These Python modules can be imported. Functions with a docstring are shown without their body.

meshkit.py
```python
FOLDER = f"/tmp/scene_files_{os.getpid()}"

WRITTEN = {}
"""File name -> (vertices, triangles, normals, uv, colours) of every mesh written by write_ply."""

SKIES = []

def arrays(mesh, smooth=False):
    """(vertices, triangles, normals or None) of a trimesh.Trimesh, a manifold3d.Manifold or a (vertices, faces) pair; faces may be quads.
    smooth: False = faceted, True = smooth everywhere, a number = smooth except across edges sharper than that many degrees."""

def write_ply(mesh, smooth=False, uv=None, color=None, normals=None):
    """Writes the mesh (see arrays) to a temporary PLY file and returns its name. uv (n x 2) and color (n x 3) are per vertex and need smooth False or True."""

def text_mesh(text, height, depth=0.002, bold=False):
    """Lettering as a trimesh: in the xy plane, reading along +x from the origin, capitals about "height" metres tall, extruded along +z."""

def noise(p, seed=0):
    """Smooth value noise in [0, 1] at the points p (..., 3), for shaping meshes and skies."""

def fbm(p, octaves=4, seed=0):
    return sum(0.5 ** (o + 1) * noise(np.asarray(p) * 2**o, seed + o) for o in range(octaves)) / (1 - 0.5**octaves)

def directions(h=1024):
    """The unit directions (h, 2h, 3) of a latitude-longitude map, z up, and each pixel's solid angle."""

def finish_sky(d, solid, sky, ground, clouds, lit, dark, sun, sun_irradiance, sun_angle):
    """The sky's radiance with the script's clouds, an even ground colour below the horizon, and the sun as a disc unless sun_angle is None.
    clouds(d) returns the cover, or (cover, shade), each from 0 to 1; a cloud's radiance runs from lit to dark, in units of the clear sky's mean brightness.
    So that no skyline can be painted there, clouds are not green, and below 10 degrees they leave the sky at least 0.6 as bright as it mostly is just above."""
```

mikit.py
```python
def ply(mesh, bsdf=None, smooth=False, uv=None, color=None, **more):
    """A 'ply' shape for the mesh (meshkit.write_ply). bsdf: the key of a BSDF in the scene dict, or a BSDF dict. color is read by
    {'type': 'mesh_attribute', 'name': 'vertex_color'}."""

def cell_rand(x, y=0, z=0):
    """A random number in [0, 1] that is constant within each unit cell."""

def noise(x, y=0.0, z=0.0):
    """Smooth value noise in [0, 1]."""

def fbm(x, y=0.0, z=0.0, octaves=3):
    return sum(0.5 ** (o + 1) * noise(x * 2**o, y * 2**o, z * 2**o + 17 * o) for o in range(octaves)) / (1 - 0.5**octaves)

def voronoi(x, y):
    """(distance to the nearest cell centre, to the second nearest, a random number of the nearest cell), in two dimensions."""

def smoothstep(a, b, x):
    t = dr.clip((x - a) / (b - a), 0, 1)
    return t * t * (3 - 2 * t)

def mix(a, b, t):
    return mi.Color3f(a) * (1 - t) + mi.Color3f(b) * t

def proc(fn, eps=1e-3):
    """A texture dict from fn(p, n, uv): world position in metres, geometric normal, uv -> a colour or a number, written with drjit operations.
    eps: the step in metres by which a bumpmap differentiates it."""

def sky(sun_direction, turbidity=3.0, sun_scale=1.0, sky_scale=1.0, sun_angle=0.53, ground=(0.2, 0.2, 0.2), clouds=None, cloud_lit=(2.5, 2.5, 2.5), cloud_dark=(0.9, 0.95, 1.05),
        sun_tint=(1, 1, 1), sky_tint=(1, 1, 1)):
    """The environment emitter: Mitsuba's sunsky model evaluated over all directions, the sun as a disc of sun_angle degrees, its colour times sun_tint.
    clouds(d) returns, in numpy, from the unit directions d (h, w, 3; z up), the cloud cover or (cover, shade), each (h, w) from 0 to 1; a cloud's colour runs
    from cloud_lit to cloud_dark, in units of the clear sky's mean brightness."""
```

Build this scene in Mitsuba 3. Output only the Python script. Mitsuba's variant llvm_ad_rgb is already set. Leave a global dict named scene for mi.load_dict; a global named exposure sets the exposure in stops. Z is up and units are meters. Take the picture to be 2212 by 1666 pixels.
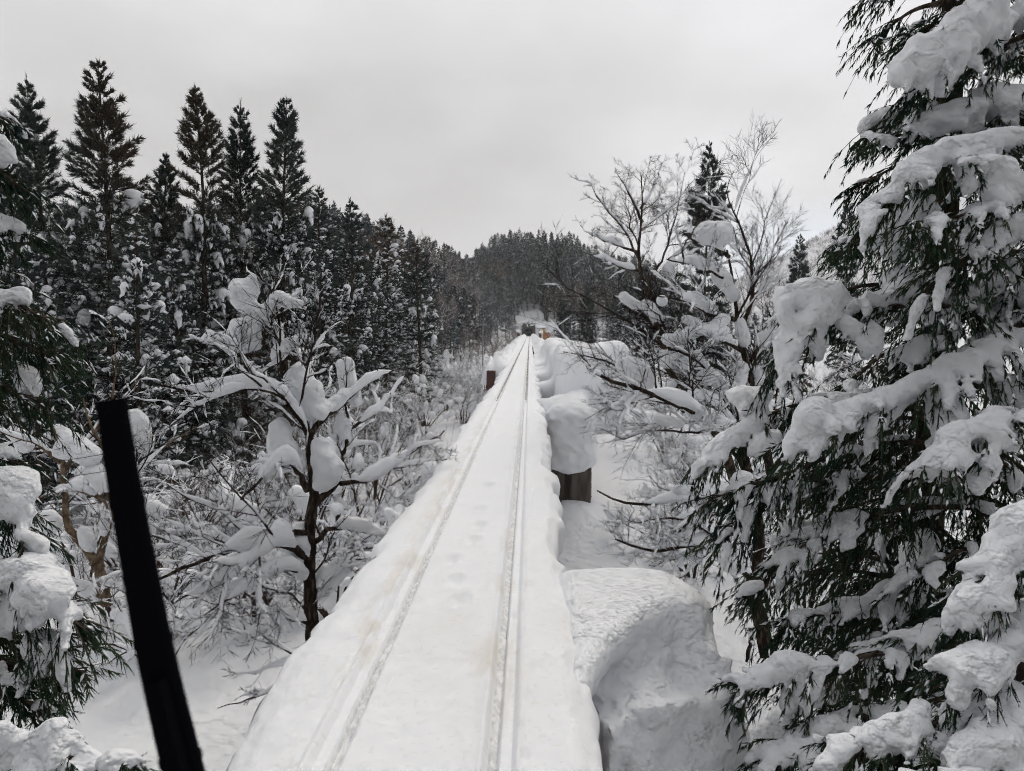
# Snow-bound railway bridge seen from a train cab. z up, metres; rail heads lie at z = 0, the track runs along +y.
import math, random
import numpy as np
import trimesh
import mitsuba as mi
import drjit as dr
import mikit, meshkit
from mikit import proc, fbm, noise, smoothstep, mix

T = mi.ScalarTransform4f
scene, labels = {'type': 'scene'}, {}

# ------------------------------------------------------------------ camera, sky, exposure
EYE = np.array([0.67, 0.0, 2.5])
YAW, PITCH = math.radians(1.38), math.radians(4.2)          # the axis points a little left of the track and down
FWD = np.array([-math.sin(YAW) * math.cos(PITCH), math.cos(YAW) * math.cos(PITCH), -math.sin(PITCH)])
RIGHT = np.array([math.cos(YAW), math.sin(YAW), 0.0])
UP = np.cross(RIGHT, FWD)
scene['camera'] = {'type': 'thinlens', 'fov': 70.0, 'fov_axis': 'x', 'aperture_radius': 0.0016, 'focus_distance': 16.0, 'near_clip': 0.02, 'far_clip': 6000.0,
                   'to_world': T().look_at(origin=EYE.tolist(), target=(EYE + FWD).tolist(), up=[0, 0, 1])}
exposure = 2.3


def clouds(d):
    el = np.clip(d[..., 2], 0, 1)
    q = np.stack([d[..., 0] / (el + .30), d[..., 1] / (el + .30), el * 0], -1)
    f = meshkit.fbm(q * 1.9 + 5.0, 5, 3)
    glow = np.clip((d[..., 0] * .25 + d[..., 1] * .62 + d[..., 2] * .74 - .5) / .5, 0, 1)      # the veiled sun brightens the cloud towards it
    shade = 0.92 - .70 * glow - .25 * el - (f - .5) * 1.5
    open_ = np.clip((d[..., 0] - .12) / .3, 0, 1) * np.clip((.17 - el) / .1, 0, 1) * (el > 0)     # a thinner, bluish band low on the right, as over a far valley
    return 1.0 - .45 * open_, shade


scene['sky_dome'] = mikit.sky((0.25, 0.62, 0.74), turbidity=4, sun_scale=0.19, sun_angle=24, clouds=clouds, ground=(.6, .62, .65),
                              cloud_lit=(1.36, 1.355, 1.38), cloud_dark=(0.92, 0.91, 0.91), sun_tint=(.90, .98, 1.09), sky_tint=(1, 1, 1))


# ------------------------------------------------------------------ materials
def two(b):
    return {'type': 'twosided', 'bsdf': b}


def diff(c):
    return {'type': 'diffuse', 'reflectance': c if isinstance(c, dict) else {'type': 'rgb', 'value': list(c)}}


scene['snow'] = two(diff((.848, .868, .90)))
scene['grain_snow'] = two({'type': 'bumpmap', 'arbitrary': proc(lambda p, n, uv: fbm(p.x * 24, p.y * 24, p.z * 24, 3) * .045 + noise(p.x * 8, p.y * 8, p.z * 8) * .07, 3e-3), 'scale': 1.0,
                           'bsdf': diff((.848, .868, .90))})


def track_snow(p, n, uv):
    # brown dust blown off the rails: strongest beside the left rail, fading with distance
    near = dr.exp(-dr.maximum(p.y - 4, 0) / 14)
    l = dr.exp(-dr.square((p.x + .62) / .16)) * smoothstep(.42, .72, fbm(p.x * 9, p.y * 2.2, 3.0, 4)) * .45
    r = dr.exp(-dr.square((p.x - .42) / .14)) * smoothstep(.5, .75, fbm(p.x * 8, p.y * 1.7, 9.0, 4)) * .35
    w = smoothstep(.5, .8, fbm(p.x * .9, p.y * .5, 5.0, 3)) * .16
    t = dr.clip((l + r) * (near * .85 + .15) + w * near, 0, 1)
    lx, rx = p.x + .5335, .5335 - p.x
    ice = (smoothstep(.036, .05, lx) * smoothstep(.112, .098, lx) + smoothstep(.036, .05, rx) * smoothstep(.112, .098, rx)) * smoothstep(.012, -.012, p.z)
    speck = smoothstep(.80, .86, noise(p.x * 34, p.y * 30, 1.0)) * near * .16
    return mix(mix((.848, .868, .90), (.62, .55, .44), dr.clip(t + speck, 0, 1)), mix((.66, .665, .675), (.84, .85, .86), smoothstep(.3, .75, fbm(p.x * 30, p.y * 22, 8.0, 3))), ice)


scene['track_snow'] = two({'type': 'bumpmap', 'arbitrary': proc(lambda p, n, uv: fbm(p.x * 22, p.y * 16, 2.0, 3) * .013, 3e-3), 'scale': 1.0, 'bsdf': diff(proc(track_snow))})
scene['groove_ice'] = two(diff(proc(lambda p, n, uv: mix((.5, .5, .5), (.78, .78, .79), smoothstep(.3, .7, fbm(p.x * 30, p.y * 24, 4.0, 3))))))
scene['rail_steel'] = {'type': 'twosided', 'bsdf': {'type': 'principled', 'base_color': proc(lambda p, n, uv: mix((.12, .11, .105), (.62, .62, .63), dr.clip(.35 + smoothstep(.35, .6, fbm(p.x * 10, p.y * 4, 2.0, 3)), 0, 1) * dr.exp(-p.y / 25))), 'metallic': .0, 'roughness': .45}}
scene['bark'] = diff(proc(lambda p, n, uv: mix((.028, .022, .018), (.10, .078, .06), smoothstep(.35, .75, fbm(p.x * 14, p.y * 14, p.z * 5, 3)))))
scene['pale_bark'] = diff(proc(lambda p, n, uv: mix((.10, .07, .045), (.24, .18, .13), smoothstep(.35, .75, fbm(p.x * 12, p.y * 12, p.z * 9, 3)))))
scene['trunk_bark'] = diff(proc(lambda p, n, uv: mix((.018, .014, .012), (.105, .08, .06), smoothstep(.45, .78, fbm(p.x * 26, p.y * 26, p.z * 6, 4)))))
scene['twig'] = diff((.032, .024, .021))
scene['near_needle'] = two(diff(proc(lambda p, n, uv: mix((.011, .024, .018), (.036, .060, .032), smoothstep(.3, .75, fbm(p.x * 3, p.y * 3, p.z * 3, 3))))))
scene['needle'] = two(diff(proc(lambda p, n, uv: mix(mix((.036, .047, .047), (.066, .080, .069), smoothstep(.3, .7, fbm(p.x * .6, p.y * .6, p.z * .6, 2))), (.066, .052, .038), smoothstep(.58, .8, noise(p.x * .13, p.y * .10, p.z * .08))))))
scene['far_needle'] = two(diff(proc(lambda p, n, uv: mix(mix((.028, .038, .046), (.046, .058, .060), smoothstep(.3, .7, fbm(p.x * .35, p.y * .35, p.z * .35, 2))), (.075, .055, .044), smoothstep(.60, .8, noise(p.x * .05, p.y * .04, p.z * .05))) * (.5 + 1.3 * smoothstep(.25, .8, noise(p.x * .24 + 9, p.y * .24, 3.0))))))
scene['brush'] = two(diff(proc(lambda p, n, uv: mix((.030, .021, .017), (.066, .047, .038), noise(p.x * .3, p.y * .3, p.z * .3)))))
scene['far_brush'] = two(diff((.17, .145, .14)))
scene['concrete'] = diff(proc(lambda p, n, uv: mix(mix((.055, .047, .042), (.14, .124, .11), smoothstep(.3, .7, fbm(p.x * 5, p.y * 5, p.z * .7, 4))), (.03, .027, .025), smoothstep(.55, .75, fbm(p.x * 3 + 7, p.y * 3, p.z * .4, 3)))))
scene['stone'] = diff(proc(lambda p, n, uv: mix((.045, .04, .042), (.12, .105, .10), fbm(p.x * 2, p.y * 2, p.z * 2, 3))))
scene['brown_steel'] = {'type': 'roughplastic', 'diffuse_reflectance': proc(lambda p, n, uv: mix((.075, .028, .022), (.115, .05, .038), fbm(p.x * 3, p.y * 3, p.z * 3, 3))), 'alpha': .4}
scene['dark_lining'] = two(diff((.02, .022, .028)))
scene['dark_steel'] = diff((.05, .05, .055))
scene['yellow_wall'] = diff((.42, .27, .08))
scene['orange_wall'] = diff(proc(lambda p, n, uv: mix((.22, .10, .035), (.34, .16, .06), fbm(p.x * 2, p.y * 2, p.z * 2, 2))))
scene['brown_paint'] = diff((.09, .042, .025))
scene['sign_red'] = diff((.23, .085, .06))
scene['sign_pale'] = diff((.38, .24, .20))
scene['white_wall'] = diff((.7, .7, .68))
scene['wiper_black'] = two(diff((.006, .006, .008)))
scene['wiper_rubber'] = two(diff((.0035, .0035, .004)))
scene['grey_paint'] = diff((.22, .22, .23))


# ------------------------------------------------------------------ winter air
scene['air'] = {'type': 'homogeneous', 'albedo': {'type': 'rgb', 'value': [.95, .95, .95]}, 'sigma_t': 1.35e-4}
scene['haze'] = {'type': 'cube', 'to_world': T().translate([100, 2060, 190]).scale([2520, 2140, 205]), 'bsdf': {'type': 'null'}, 'interior': {'type': 'ref', 'id': 'air'}}
scene['camera']['medium'] = {'type': 'ref', 'id': 'air'}
labels['haze'] = {'label': 'thin winter haze in the air over the valley', 'category': 'haze', 'kind': 'stuff'}


# ------------------------------------------------------------------ helpers
def free(key):
    if key not in scene and key not in labels:
        return key
    k = 1
    while f'{key}_{k:03d}' in scene or f'{key}_{k:03d}' in labels:
        k += 1
    return f'{key}_{k:03d}'


def tag(key, label, cat=None, group=None, kind=None):
    d = {'label': label}
    if cat: d['category'] = cat
    if group: d['group'] = group
    if kind: d['kind'] = kind
    labels[key] = d
    return key


def thing(name, label, cat, group=None):
    return tag(free(name), label, cat, group)


def put(key, mesh, bsdf, smooth=False):
    key = free(key)
    scene[key] = mikit.ply(mesh, bsdf, smooth=smooth)
    return key


def struct(name, mesh, bsdf, label, cat, smooth=True, kind='structure'):
    scene[name] = mikit.ply(mesh, bsdf, smooth=smooth)
    return tag(name, label, cat, kind=kind)


def P(u, v, d):
    """The point d metres ahead of the cab window seen at (u, v) of a 2212 x 1666 view."""
    return EYE + d * (FWD + RIGHT * ((u - 1106) / 1579.6) - UP * ((v - 833) / 1579.6))


def cat(*ms):
    """Joins (v, f) pairs and trimeshes."""
    vs, fs, n = [], [], 0
    for m in ms:
        if m is None: continue
        v, f = (np.asarray(m.vertices), np.asarray(m.faces)) if hasattr(m, 'faces') else m
        if not len(v): continue
        f = np.asarray(f)
        if f.shape[1] == 4: f = np.vstack([f[:, [0, 1, 2]], f[:, [0, 2, 3]]])
        vs.append(np.asarray(v)); fs.append(f + n); n += len(v)
    return np.vstack(vs), np.vstack(fs)


def box(x0, x1, y0, y1, z0, z1, bevel=0.0):
    m = trimesh.creation.box(bounds=[[x0, y0, z0], [x1, y1, z1]])
    if bevel:
        import manifold3d as m3
        b = bevel
        pts = []
        for sx, X in ((1, x0), (-1, x1)):
            for sy, Y in ((1, y0), (-1, y1)):
                for sz, Z in ((1, z0), (-1, z1)):
                    pts += [(X, Y + sy * b, Z + sz * b), (X + sx * b, Y, Z + sz * b), (X + sx * b, Y + sy * b, Z)]
        h = m3.Manifold.hull_points(np.array(pts, float)).to_mesh()
        return np.array(h.vert_properties[:, :3], float), np.array(h.tri_verts)
    return np.array(m.vertices), np.array(m.faces)


def norm(a):
    return a / np.maximum(np.linalg.norm(a, axis=-1, keepdims=True), 1e-9)


def frames(Pn):
    t = norm(np.gradient(Pn, axis=1))
    up = np.where(np.abs(t[..., 2:]) < .92, np.array([0, 0, 1.0]), np.array([1.0, 0, 0]))
    a = norm(np.cross(t, up))
    return t, a, np.cross(a, t)


def grid_faces(m, k, wrap=True):
    i, j = np.meshgrid(np.arange(m - 1), np.arange(k if wrap else k - 1), indexing='ij')
    i, j = i.ravel(), j.ravel(); j2 = (j + 1) % k
    return np.vstack([np.stack([i * k + j, (i + 1) * k + j, (i + 1) * k + j2], 1), np.stack([i * k + j, (i + 1) * k + j2, i * k + j2], 1)])


def tubes(Pn, R, sides=5, cap=False):
    """Many tubes at once: Pn (N, M, 3), R (N, M)."""
    Pn, R = np.asarray(Pn, float), np.asarray(R, float)
    if not len(Pn): return None
    N, M = R.shape
    t, a, b = frames(Pn)
    ang = np.arange(sides) * 2 * np.pi / sides
    v = Pn[:, :, None] + R[:, :, None, None] * (np.cos(ang)[:, None] * a[:, :, None] + np.sin(ang)[:, None] * b[:, :, None])
    f = grid_faces(M, sides)
    if cap:
        e = (M - 1) * sides
        f = np.vstack([f, [[e, e + k, e + k + 1] for k in range(1, sides - 1)], [[0, k + 1, k] for k in range(1, sides - 1)]])
    F = (f[None] + (np.arange(N) * M * sides)[:, None, None]).reshape(-1, 3)
    return v.reshape(-1, 3), F


DOME = np.array([(-.9, -.12), (-1.0, .35), (-.72, .8), (0, 1.0), (.72, .8), (1.0, .35), (.9, -.12)])


def ridges(Pn, W, H, lift):
    """Snow lying along branches: Pn (N, M, 3), half width W, height H, lift of its base over the branch axis, each (N, M)."""
    if not len(Pn): return None
    N, M = W.shape
    t = norm(np.gradient(Pn, axis=1))
    a = norm(np.cross(t, [0, 0, 1.0]) + 1e-6)
    z = np.array([0, 0, 1.0])
    v = Pn[:, :, None] + z * lift[:, :, None, None] + W[:, :, None, None] * DOME[:, 0][:, None] * a[:, :, None] + H[:, :, None, None] * DOME[:, 1][:, None] * z
    f = grid_faces(M, len(DOME))
    F = (f[None] + (np.arange(N) * M * len(DOME))[:, None, None]).reshape(-1, 3)
    return v.reshape(-1, 3), F[:, ::-1]


SPIN = {}


def spikes(B, D, L, R, bend=None, sides=3):
    """Tapered strands: base B, direction D, length L, radius R; bend (N, 3) bows the middle and tip."""
    N = len(B)
    if not N: return None
    D = norm(D)
    ref = np.where(np.abs(D[:, 2:]) < .9, np.array([0, 0, 1.0]), np.array([1.0, 0, 0]))
    a = norm(np.cross(D, ref)); b = np.cross(a, D)
    L, R = np.broadcast_to(L, (N,)), np.broadcast_to(R, (N,))
    bend = np.zeros((N, 3)) if bend is None else bend
    ang = np.arange(sides) * 2 * np.pi / sides
    ring = np.cos(ang)[None, :, None] * a[:, None] + np.sin(ang)[None, :, None] * b[:, None]
    c1 = B + D * (L * .35)[:, None] + bend * .12
    tip = B + D * L[:, None] + bend
    v = np.concatenate([B[:, None], c1[:, None] + ring * R[:, None, None], tip[:, None]], 1)
    k = sides
    f = np.array([[0, 1 + (j + 1) % k, 1 + j] for j in range(k)] + [[k + 1, 1 + j, 1 + (j + 1) % k] for j in range(k)])
    return v.reshape(-1, 3), (f[None] + (np.arange(N) * (k + 2))[:, None, None]).reshape(-1, 3)


OCT = (np.array([(1, 0, 0), (-1, 0, 0), (0, 1, 0), (0, -1, 0), (0, 0, 1), (0, 0, -1.0)]), np.array([(0, 2, 4), (2, 1, 4), (1, 3, 4), (3, 0, 4), (2, 0, 5), (1, 2, 5), (3, 1, 5), (0, 3, 5)]))


def stamp(proto, C, S, rot=None):
    """Copies of proto (v, f) at centres C, scaled by S (N, 3), turned about z by rot."""
    v, f = proto
    N = len(C)
    if not N: return None
    q = v[None] * S[:, None]
    if rot is not None:
        c, s = np.cos(rot)[:, None], np.sin(rot)[:, None]
        q = np.stack([q[..., 0] * c - q[..., 1] * s, q[..., 0] * s + q[..., 1] * c, q[..., 2]], -1)
    q = q + C[:, None]
    return q.reshape(-1, 3), (f[None] + (np.arange(N) * len(v))[:, None, None]).reshape(-1, 3)


def surface_nets(F, origin, h):
    """Closed surface F = 0 (inside F > 0) of a sampled field."""
    s = F > 0
    nx, ny, nz = F.shape
    C = np.zeros((nx - 1, ny - 1, nz - 1), np.int8)
    for dx in (0, 1):
        for dy in (0, 1):
            for dz in (0, 1):
                C += s[dx:nx - 1 + dx, dy:ny - 1 + dy, dz:nz - 1 + dz]
    act = np.argwhere((C > 0) & (C < 8))
    if not len(act): return None
    idx = np.full(C.shape, -1, np.int64); idx[tuple(act.T)] = np.arange(len(act))
    acc, cnt = np.zeros((len(act), 3)), np.zeros(len(act))
    cor = [(a, b, c) for a in (0, 1) for b in (0, 1) for c in (0, 1)]
    for p in cor:
        for ax in range(3):
            if p[ax]: continue
            q = list(p); q[ax] = 1
            fa, fb = F[tuple((act + p).T)], F[tuple((act + q).T)]
            m = (fa > 0) != (fb > 0)
            t = np.where(m, fa / np.where(m, fa - fb, 1), 0)
            pos = np.repeat(np.array(p, float)[None], len(act), 0); pos[:, ax] = t
            acc[m] += pos[m]; cnt[m] += 1
    v = origin + h * (act + acc / cnt[:, None])
    out = []
    for ax in range(3):
        a1, a2 = (ax + 1) % 3, (ax + 2) % 3
        sl0, sl1 = [slice(None)] * 3, [slice(None)] * 3
        sl0[ax], sl1[ax] = slice(0, -1), slice(1, None)
        for k in (a1, a2): sl0[k] = sl1[k] = slice(1, -1)
        A, Bm = s[tuple(sl0)], s[tuple(sl1)]
        for inside_first in (True, False):
            e = np.argwhere((A & ~Bm) if inside_first else (~A & Bm))
            if not len(e): continue
            e[:, a1] += 1; e[:, a2] += 1
            def cell(o1, o2):
                c = e.copy(); c[:, a1] -= o1; c[:, a2] -= o2
                return idx[tuple(c.T)]
            q = np.stack([cell(1, 1), cell(0, 1), cell(0, 0), cell(1, 0)], 1)
            out.append(q if inside_first else q[:, ::-1])
    q = np.vstack(out)
    return v, np.vstack([q[:, [0, 1, 2]], q[:, [0, 2, 3]]])


def pieces(m, least):
    """The connected pieces of a mesh at least that many metres across, and all smaller ones joined."""
    from scipy.sparse import coo_matrix
    from scipy.sparse.csgraph import connected_components
    v, f = m
    e = np.vstack([f[:, [0, 1]], f[:, [1, 2]]])
    n, lab = connected_components(coo_matrix((np.ones(len(e)), (e[:, 0], e[:, 1])), (len(v), len(v))), False)
    big, rest = [], []
    for c in range(n):
        k = lab == c
        (big if np.ptp(v[k], axis=0).max() > least else rest).append(c)
    fl = lab[f[:, 0]]
    def sub(cs):
        g = f[np.isin(fl, cs)]
        u, inv = np.unique(g, return_inverse=True)
        return v[u], inv.reshape(-1, 3)
    return [sub([c]) for c in big], sub(rest) if rest else None


def relax(m, n=2):
    v, f = m
    v = np.array(v)
    e = np.vstack([f[:, [0, 1]], f[:, [1, 2]], f[:, [2, 0]]]); e = np.vstack([e, e[:, ::-1]])
    deg = np.bincount(e[:, 0], minlength=len(v)).clip(1)[:, None]
    for _ in range(n):
        s = np.stack([np.bincount(e[:, 0], v[e[:, 1], k], len(v)) for k in range(3)], 1)
        v += .55 * (s / deg - v)
    return v, f


def crumple(m, amp, freq):
    """Fine unevenness along the normals."""
    v, f = m
    n = np.zeros_like(v); fn = np.cross(v[f[:, 1]] - v[f[:, 0]], v[f[:, 2]] - v[f[:, 0]])
    for k in range(3): np.add.at(n, f[:, k], fn)
    return v + norm(n) * (amp * (meshkit.fbm(v * freq, 3, 7) - .5))[:, None], f


def blob_snow(C, R, h, amp=.25, freq=4.0, seed=0, n_relax=1, rough=0.0):
    """Snow heaped from soft ellipsoids: centres C (N, 3), radii R (N, 3) or (N,), grid step h."""
    C = np.asarray(C, float); R = np.asarray(R, float)
    if R.ndim == 1: R = np.repeat(R[:, None], 3, 1)
    K = 1.55
    lo, hi = (C - R * K).min(0) - 2 * h, (C + R * K).max(0) + 2 * h
    n = np.ceil((hi - lo) / h).astype(int) + 1
    F = np.zeros(n, np.float32)
    ax = [lo[k] + h * np.arange(n[k]) for k in range(3)]
    for c, r in zip(C, R):
        i0 = np.maximum(((c - r * K - lo) / h).astype(int), 0); i1 = np.minimum(((c + r * K - lo) / h).astype(int) + 2, n)
        dx = ((ax[0][i0[0]:i1[0]] - c[0]) / (r[0] * K)) ** 2; dy = ((ax[1][i0[1]:i1[1]] - c[1]) / (r[1] * K)) ** 2; dz = ((ax[2][i0[2]:i1[2]] - c[2]) / (r[2] * K)) ** 2
        w = np.clip(1 - (dx[:, None, None] + dy[None, :, None] + dz[None, None]), 0, None)
        F[i0[0]:i1[0], i0[1]:i1[1], i0[2]:i1[2]] += (w * w).astype(np.float32)
    iso = (1 - 1 / K ** 2) ** 2
    near = (F > .02)
    pts = np.argwhere(near)
    F -= iso
    if amp and len(pts):
        F[near] += (amp * (meshkit.fbm((lo + h * pts) * freq, 2, seed) - .5)).astype(np.float32)
        F[~near] = -iso
    m = surface_nets(F, lo, h)
    if m is not None and n_relax: m = relax(m, n_relax)
    return crumple(m, rough, .35 / h) if m is not None and rough else m


def resample(pts, n):
    """A smooth line through the points (Catmull-Rom), n points at even arc length."""
    p = np.asarray(pts, float)
    if len(p) == 2:
        return p[0] + np.linspace(0, 1, n)[:, None] * (p[1] - p[0])
    q = np.vstack([2 * p[0] - p[1], p, 2 * p[-1] - p[-2]])
    out = []
    for k in range(len(p) - 1):
        a, b, c, d = q[k:k + 4]; t = np.linspace(0, 1, 12, endpoint=False)[:, None]
        out.append(.5 * (2 * b + (c - a) * t + (2 * a - 5 * b + 4 * c - d) * t ** 2 + (3 * b - a - 3 * c + d) * t ** 3))
    o = np.vstack(out + [p[-1:]])
    s = np.r_[0, np.cumsum(np.linalg.norm(np.diff(o, axis=0), axis=1))]
    return np.stack([np.interp(np.linspace(0, s[-1], n), s, o[:, k]) for k in range(3)], 1)


# ------------------------------------------------------------------ the ground: a snowed valley floor, hillsides, the hill over the tunnel, a far mountain
def sstep(a, b, x):
    t = np.clip((x - a) / (b - a), 0, 1)
    return t * t * (3 - 2 * t)


TUNNEL_Y = 400.0


def ground(x, y):
    x, y = np.broadcast_arrays(np.asarray(x, float), np.asarray(y, float))
    q = np.stack([x, y, x * 0], -1)
    z = -5.0 + .9 * (meshkit.fbm(q / 14.0, 3, 1) - .5) + .25 * (meshkit.fbm(q / 3.0, 2, 9) - .5) + 4.2 * sstep(230, 385, y)
    z = z + 2.0 * np.exp(-((x - 1.8) / 3.0) ** 2 - ((y - 25) / 3.0) ** 2)                      # drift round the foot of the pier
    xe = np.interp(y, [0, 60, 150, 300, 390, 450], [-45, -40, -24, -15, -8, -6])
    d = np.maximum(0, xe - x)
    s = np.interp(y, [0, 60, 120, 200, 300, 400], [.2, .25, .75, 1.4, 1.6, 1.2])
    cap = np.interp(y, [0, 100, 200, 300, 600], [9, 15, 30, 42, 48])
    z = z + cap * (1 - np.exp(-d * s / cap)) * sstep(1500, 700, y)
    # right: a gentle bank behind the bare trees, then the valley
    z = z + 5 * sstep(26, 75, x) * sstep(30, 90, y) * sstep(400, 200, y)
    hx = sstep(-75, -20, x) * sstep(150, 45, x)
    ha = np.interp(y, [400, 401.2, 403, 420, 445, 520, 620, 760, 1000], [0, 0, 8.2, 12, 20, 52, 70, 60, -1]) * hx
    z = np.where(y > 400.5, np.maximum(z, -1 + ha + 1.2 * (meshkit.fbm(q / 9.0, 2, 4) - .5) * (y > 403)), z)
    ridge = np.clip(80 + (x - 361) * .60, 0, 330) * sstep(120, 330, x) * np.exp(-((y - 1250) / 420) ** 2) * (.88 + .3 * meshkit.fbm(q / 90.0, 4, 2))
    return z + ridge


def axis_samples(*runs):
    out = []
    for a, b, n in runs: out.append(np.linspace(a, b, n, endpoint=False))
    return np.unique(np.round(np.concatenate(out), 4))


gx = axis_samples((-2400, -300, 20), (-300, -70, 30), (-70, -14, 50), (-14, 14, 56), (14, 70, 50), (70, 700, 80), (700, 2600, 20), (2600, 2601, 1))
gy = axis_samples((-60, 0, 20), (0, 60, 110), (60, 200, 80), (200, 398, 60), (398, 406, 24), (406, 640, 50), (640, 1900, 70), (1900, 4200, 14), (4200, 4201, 1))
X, Y = np.meshgrid(gx, gy, indexing='ij')
Z = ground(X, Y)
gf = np.vstack([grid_faces(len(gx), len(gy), False)])
gv = np.stack([X, Y, Z], -1).reshape(-1, 3)
c = gv[gf].mean(1)
lo = gv[gf].min(1); hi = gv[gf].max(1)
mouth = (hi[:, 0] > -2.6) & (lo[:, 0] < 2.6) & (((hi[:, 1] > 399.9) & (lo[:, 1] < 403.6)))
struct('snow_ground', (gv, gf[~mouth]), 'grain_snow', 'deep white snow over the valley floor and hillsides', 'ground')


# ------------------------------------------------------------------ snow on the track, with the two cleared grooves
RAIL_X = (-.5335, .5335)
ty = np.concatenate([np.arange(1.2, 14, .06), np.arange(14, 40, .16), np.arange(40, 120, .5), np.arange(120, 400.6, 1.5)])
tx = np.unique(np.round(np.concatenate([np.linspace(-1.16, 1.16, 48), *[r + np.linspace(-.16, .16, 27) for r in RAIL_X]]), 4))
TX, TY = np.meshgrid(tx, ty)
q3 = np.stack([TX, TY, TX * 0], -1)
h = .055 + .05 * (meshkit.fbm(q3 * [1.3, .5, 1], 3, 21) - .5) + .018 * (meshkit.fbm(q3 * [9, 6, 1], 2, 22) - .5) + .012 * (meshkit.fbm(q3 * [28, 22, 1], 2, 23) - .5)
h -= .06 * np.exp(-((TX + .1) / .5) ** 2) * .4
edgeL = -1.13 + .16 * (meshkit.fbm(np.stack([TX * 0, TY * .55, TX * 0], -1), 3, 31) - .5) * 2 + .03 * (meshkit.noise(np.stack([TX * 0, TY * 3, TX * 0], -1), 33) - .5) * 2
edgeR = 1.08 + .12 * (meshkit.fbm(np.stack([TX * 0, TY * .7, TX * 0], -1), 3, 32) - .5) * 2 + .045 * (meshkit.noise(np.stack([TX * 0, TY * 3.2, TX * 0], -1), 34) - .5) * 2
kx = np.where(TX < 0, edgeL / -1.16 * TX, edgeR / 1.16 * TX)
w8 = sstep(.72, 1.16, np.abs(TX))
XX = TX * (1 - w8) + kx * w8
h -= .10 * sstep(.9, 1.16, np.abs(TX)) ** 2
h += .05 * (meshkit.fbm(q3 * [3, 2, 1], 3, 27) - .5) * sstep(.6, .95, np.abs(TX))
h -= .06 * sstep(.62, 1.1, -TX)
fade = np.clip(1.15 - TY / 60, .45, 1)
ice = np.zeros_like(h, bool)
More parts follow.
